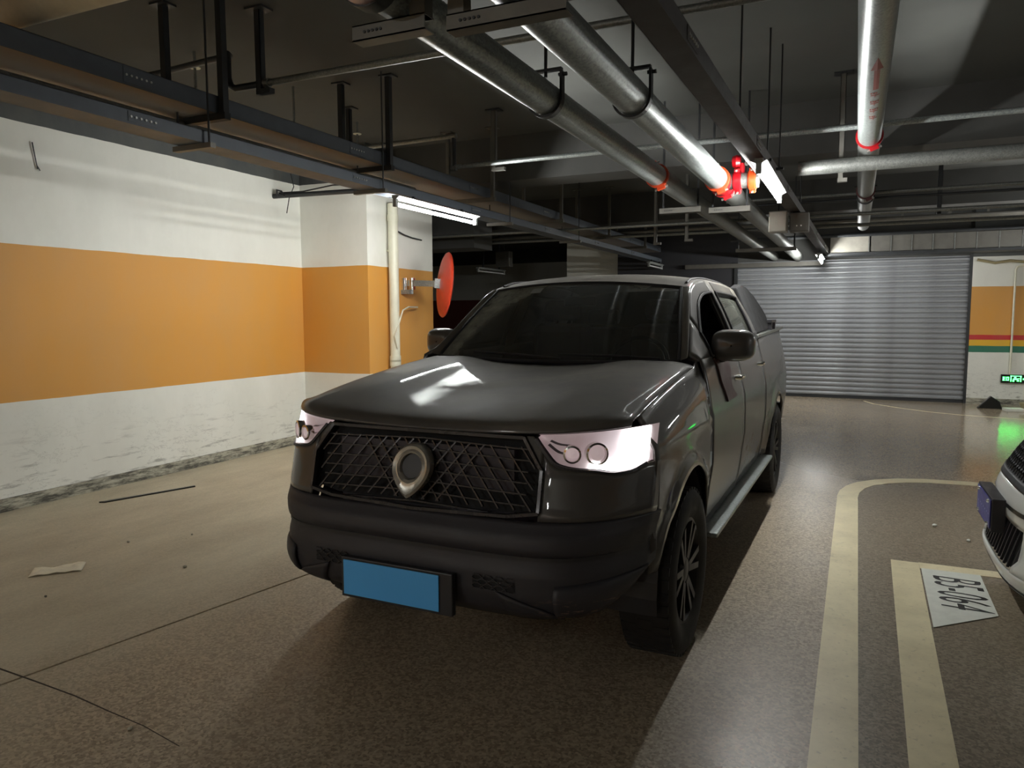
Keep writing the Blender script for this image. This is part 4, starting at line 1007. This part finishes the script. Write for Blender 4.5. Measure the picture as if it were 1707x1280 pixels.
# wheels
def wheel(parent, x, y, r, wd, mt, mrim, s, steer=0):
    M = Matrix.Translation((x, y, r)) @ Matrix.Rotation(steer, 4, 'Z') @ Matrix.Scale(s, 4, (1, 0, 0))
    h = wd/2; ri = r*.63
    prof = [(ri, -h*.8), (ri+.02, -h*.92), (r*.82, -h), (r*.93, -h*.97), (r*.985, -h*.82), (r, -h*.6), (r, h*.6), (r*.985, h*.82), (r*.93, h*.97), (r*.82, h), (ri+.02, h*.92), (ri, h*.8)]
    w_ = B().lathe(prof, M, 48).build('wheel', mt, parent, smooth=True, fix=True)
    tb = B()
    for k in range(44):
        a = 2*math.pi*k/44
        for xa, xb, da in ((-h*.86, -h*.32, 0), (-h*.24, h*.24, .07), (h*.32, h*.86, 0)):
            Q = M @ Matrix.Rotation(a+da, 4, 'X')
            tb.box((xa, -.017, r-.012), (xb, .017, r+.001), Q)
    tag(tb.build('tread_blocks', mt, w_), kind='stuff')
    rb = B().lathe([(ri+.006, h*.80), (ri-.012, h*.84), (ri-.03, h*.62), (ri-.04, -h*.6)], M, 40, False)
    rb.lathe([(0, h*.3), (ri-.03, h*.1), (ri-.03, h*.05)], M, 30, False)
    for k in range(6):
        for d in (-.16, .16):
            a = 2*math.pi*k/6; A = M @ Vector((h*.66, .055*math.cos(a+d), .055*math.sin(a+d))); C2 = M @ Vector((h*.74, (ri-.012)*math.cos(a+d*1.1), (ri-.012)*math.sin(a+d*1.1)))
            rb.bar(A, C2, .028, .03, M.to_3x3() @ Vector((1, 0, 0)))
    rb.lathe([(0, h*.80), (.05, h*.78), (.07, h*.66), (.07, h*.3)], M, 24, False)
    rb.build('rim', mrim, w_, smooth=True, fix=True)
    return w_
for s in (-1, 1):
    wheel(TR, s*.785, FA-.01, .368, .235, M_tire, M_rim, s)
    wheel(TR, s*.785, RA, .368, .235, M_tire, M_rim, s)

# ------------------------------------------------------------------ the white car in the bay (local frame as the truck, nose towards -X of the room)
CA = thing('white_car', 'white car nosing into view with black honeycomb grille and dark blue plate', 'car', (.715, 4.55, 0), R(-90))
def cpart(bb, name, mat, par=None, **k): return bb.build(name, mat, par or CA, **k)
CL = [(.15, .04), (.18, -.01), (.24, -.035), (.28, -.03), (.32, .0), (.46, .015), (.55, .015), (.62, .04), (.70, .08), (.78, .13), (.86, .20), (.92, .30)]
def cpl(x): return .46*(abs(x)/.9)**3.6
def cfas(x, z, off=0.0): return (x, smo(z, CL)+cpl(x)-off, z)
xs = lin(-.86, .86, 45)
cpart(B().grid(lambda x, v: cfas(x, .46+v*.17), xs, lin(0, 1, 8)), 'bumper_band', M_suv, solid=.015, **SM)
cpart(B().grid(lambda x, v: cfas(x, .185+v*.075), xs, lin(0, 1, 6)), 'front_lip', M_suv, solid=.015, **SM)
cpart(B().grid(lambda x, v: cfas(x, .165+v*.02, .004), xs, lin(0, 1, 3)), 'splitter', M_plast, solid=.01, **SM)
cpart(B().grid(lambda x, v: cfas(x, .26+v*.20, -.035), xs, lin(0, 1, 4)), 'lower_intake', M_signblk, **SM)
for s in (-1, 1):
    cpart(B().grid(lambda u, v: cfas(s*u, .26+v*.20, .0), lin(.40, .86, 16), lin(0, 1, 8), flip=s < 0), 'bumper_corner', M_suv, solid=.015, **SM)
    cpart(B().grid(lambda u, v: cfas(s*u, .515+.03*(u-.1)+v*.022, .004), lin(.10, .42, 12), lin(0, 1, 2), flip=s < 0), 'bumper_slot', M_signblk)
iv = B()
for k in range(14):
    x = -.38+k*.058
    iv.bar(cfas(x, .262, -.02), cfas(x+.02, .456, -.02), .012, .012, (0, -1, 0))
tag(cpart(iv, 'intake_ribs', M_plast), kind='stuff')
cpart(B().box((-.385, -.045, .365), (.085, .02, .54)), 'plate_housing', M_plast, bevel=.004)
cpl_ = cpart(B().box((-.37, -.051, .38), (.07, -.046, .53)), 'number_plate', simple('dark_blue_plate', srgb(44, 44, 120), .35), bevel=.002)
q = B()
for k in range(7): 
    x = -.32+k*.055
    q.box((x, -.0525, .40), (x+.006, -.051, .50)).box((x+.026, -.0525, .40), (x+.032, -.051, .50)).box((x, -.0525, .447), (x+.032, -.051, .453))
cpart(q, 'plate_characters', simple('plate_ink', srgb(150, 150, 200), .4), cpl_)
for x in (-.31, .01):
    for z in (.395, .515): cpart(B().lathe([(0, -.012), (.008, -.010), (.011, 0), (0, .004)], Matrix.Translation((x, -.051, z)) @ Matrix.Rotation(R(90), 4, 'Z'), 10, False), 'plate_bolt', M_chrome, cpl_)
# grille: dark bezel and honeycomb
cpart(B().grid(lambda x, v: cfas(x, .63+v*.25, -.03), lin(-.66, .66, 30), lin(0, 1, 6)), 'grille_backing', M_flat)
bz = B()
for z0, z1 in ((.625, .665), (.875, .90)): bz.grid(lambda x, v: cfas(x, z0+v*(z1-z0), .006), lin(-.68, .68, 30), lin(0, 1, 4))
cpart(bz, 'grille_bezel', M_plast, solid=.02, **SM)
hx = B()
for r_ in range(6):
    for c_i in range(26):
        x = -.64+c_i*.051+(r_ % 2)*.0255; z = .675+r_*.037
        if z > .87: continue
        P = [(x+.021*math.cos(a), z+.021*math.sin(a)) for a in [math.pi/6+math.pi*k/3 for k in range(6)]]
        Pi = [(x+.012*math.cos(a), z+.012*math.sin(a)) for a in [math.pi/6+math.pi*k/3 for k in range(6)]]
        o_ = [cfas(a, c3, .002) for a, c3 in P]; i_ = [cfas(a, c3, -.016) for a, c3 in Pi]
        hx.add(o_+i_, [(k, (k+1) % 6, (k+1) % 6+6, k+6) for k in range(6)])
tag(cpart(hx, 'grille_honeycomb', M_plast), kind='stuff')
for s in (-1, 1):
    cpart(B().grid(lambda u, v: cfas(s*u, .70+v*.18, .0), lin(.66, .86, 10), lin(0, 1, 6), flip=s < 0), 'headlight', M_lens, **SM)
    cpart(B().grid(lambda u, v: cfas(s*u, .62+v*.09, .0), lin(.66, .86, 10), lin(0, 1, 4), flip=s < 0), 'front_cheek', M_suv, **SM)
def chood(x, s_):
    yf_ = smo(.90, CL)+cpl(x); y = yf_+(1.25-yf_)*s_ if yf_ < 1.2 else 1.25
    return (x, y, .90+.16*math.sin(s_*math.pi/2)*(1-.35*(abs(x)/.86)**4))
cpart(B().grid(chood, lin(-.86, .86, 31), lin(0, 1, 12)), 'bonnet', M_suv, solid=.012, **SM)
for s in (-1, 1):
    def cs(y, v):
        lo = max(.22, arch(y, .85, .38, .34), arch(y, 3.45, .38, .34)); hi = 1.03 if y > 1.2 else .90+.10*min(1, (y-.5)/.7)
        z = lo+(hi-lo)*v
        return (s*(.86+.02*math.sin(math.pi*(z-.2)/.85)), y, z)
    ys = sorted(set([round(v, 4) for v in lin(.40, 4.3, 44)]+[round(c+.38*math.sin(k*math.pi/2), 4) for c in (.85, 3.45) for k in lin(-1, 1, 21)]))
    ys = [y for y in ys if y >= .40]
    cpart(B().grid(cs, ys, lin(0, 1, 10), flip=s < 0), 'body_side', M_suv, solid=.012, **SM)
    def cg(y, v):
        top = smo(y, [(1.2, 1.04), (2.0, 1.50), (2.6, 1.54), (3.6, 1.50), (4.25, 1.15)]); z = 1.03+(top-1.03)*v
        return (s*(.85-.22*(z-1.03)/.5), y, z)
    cpart(B().grid(cg, lin(1.22, 4.25, 24), lin(0, 1, 6), flip=s < 0), 'side_windows', M_side, **SM)
    for yw in (.85, 3.45): wheel(CA, s*.77, yw, .33, .21, M_tire, M_rim, s)
    q = B().grid(lambda a, x: (s*x, .85+.376*math.cos(a), .34+.376*math.sin(a)), lin(-.2, math.pi+.2, 18), [.45, .85])
    cpart(q, 'arch_liner', M_plast)
def croof(u, y):
    top = smo(y, [(1.2, 1.04), (2.0, 1.50), (2.6, 1.54), (3.6, 1.50), (4.25, 1.15)])
    return ((.85-.22*(top-1.03)/.5)*u, y, top+.03*(1-u*u))
cpart(B().grid(croof, lin(-1, 1, 15), lin(2.0, 3.6, 12)), 'roof', M_suv, solid=.012, **SM)
cpart(B().grid(croof, lin(-1, 1, 15), lin(1.2, 2.0, 8)), 'windscreen', M_side, **SM)
cpart(B().grid(croof, lin(-1, 1, 15), lin(3.6, 4.25, 8)), 'rear_screen', M_side, **SM)
cpart(B().box((-.84, 4.22, .25), (.84, 4.32, 1.12)), 'tailgate', M_suv, bevel=.02)
cpart(B().box((-.70, .5, .2), (.70, 4.2, .9)), 'chassis', M_inter)
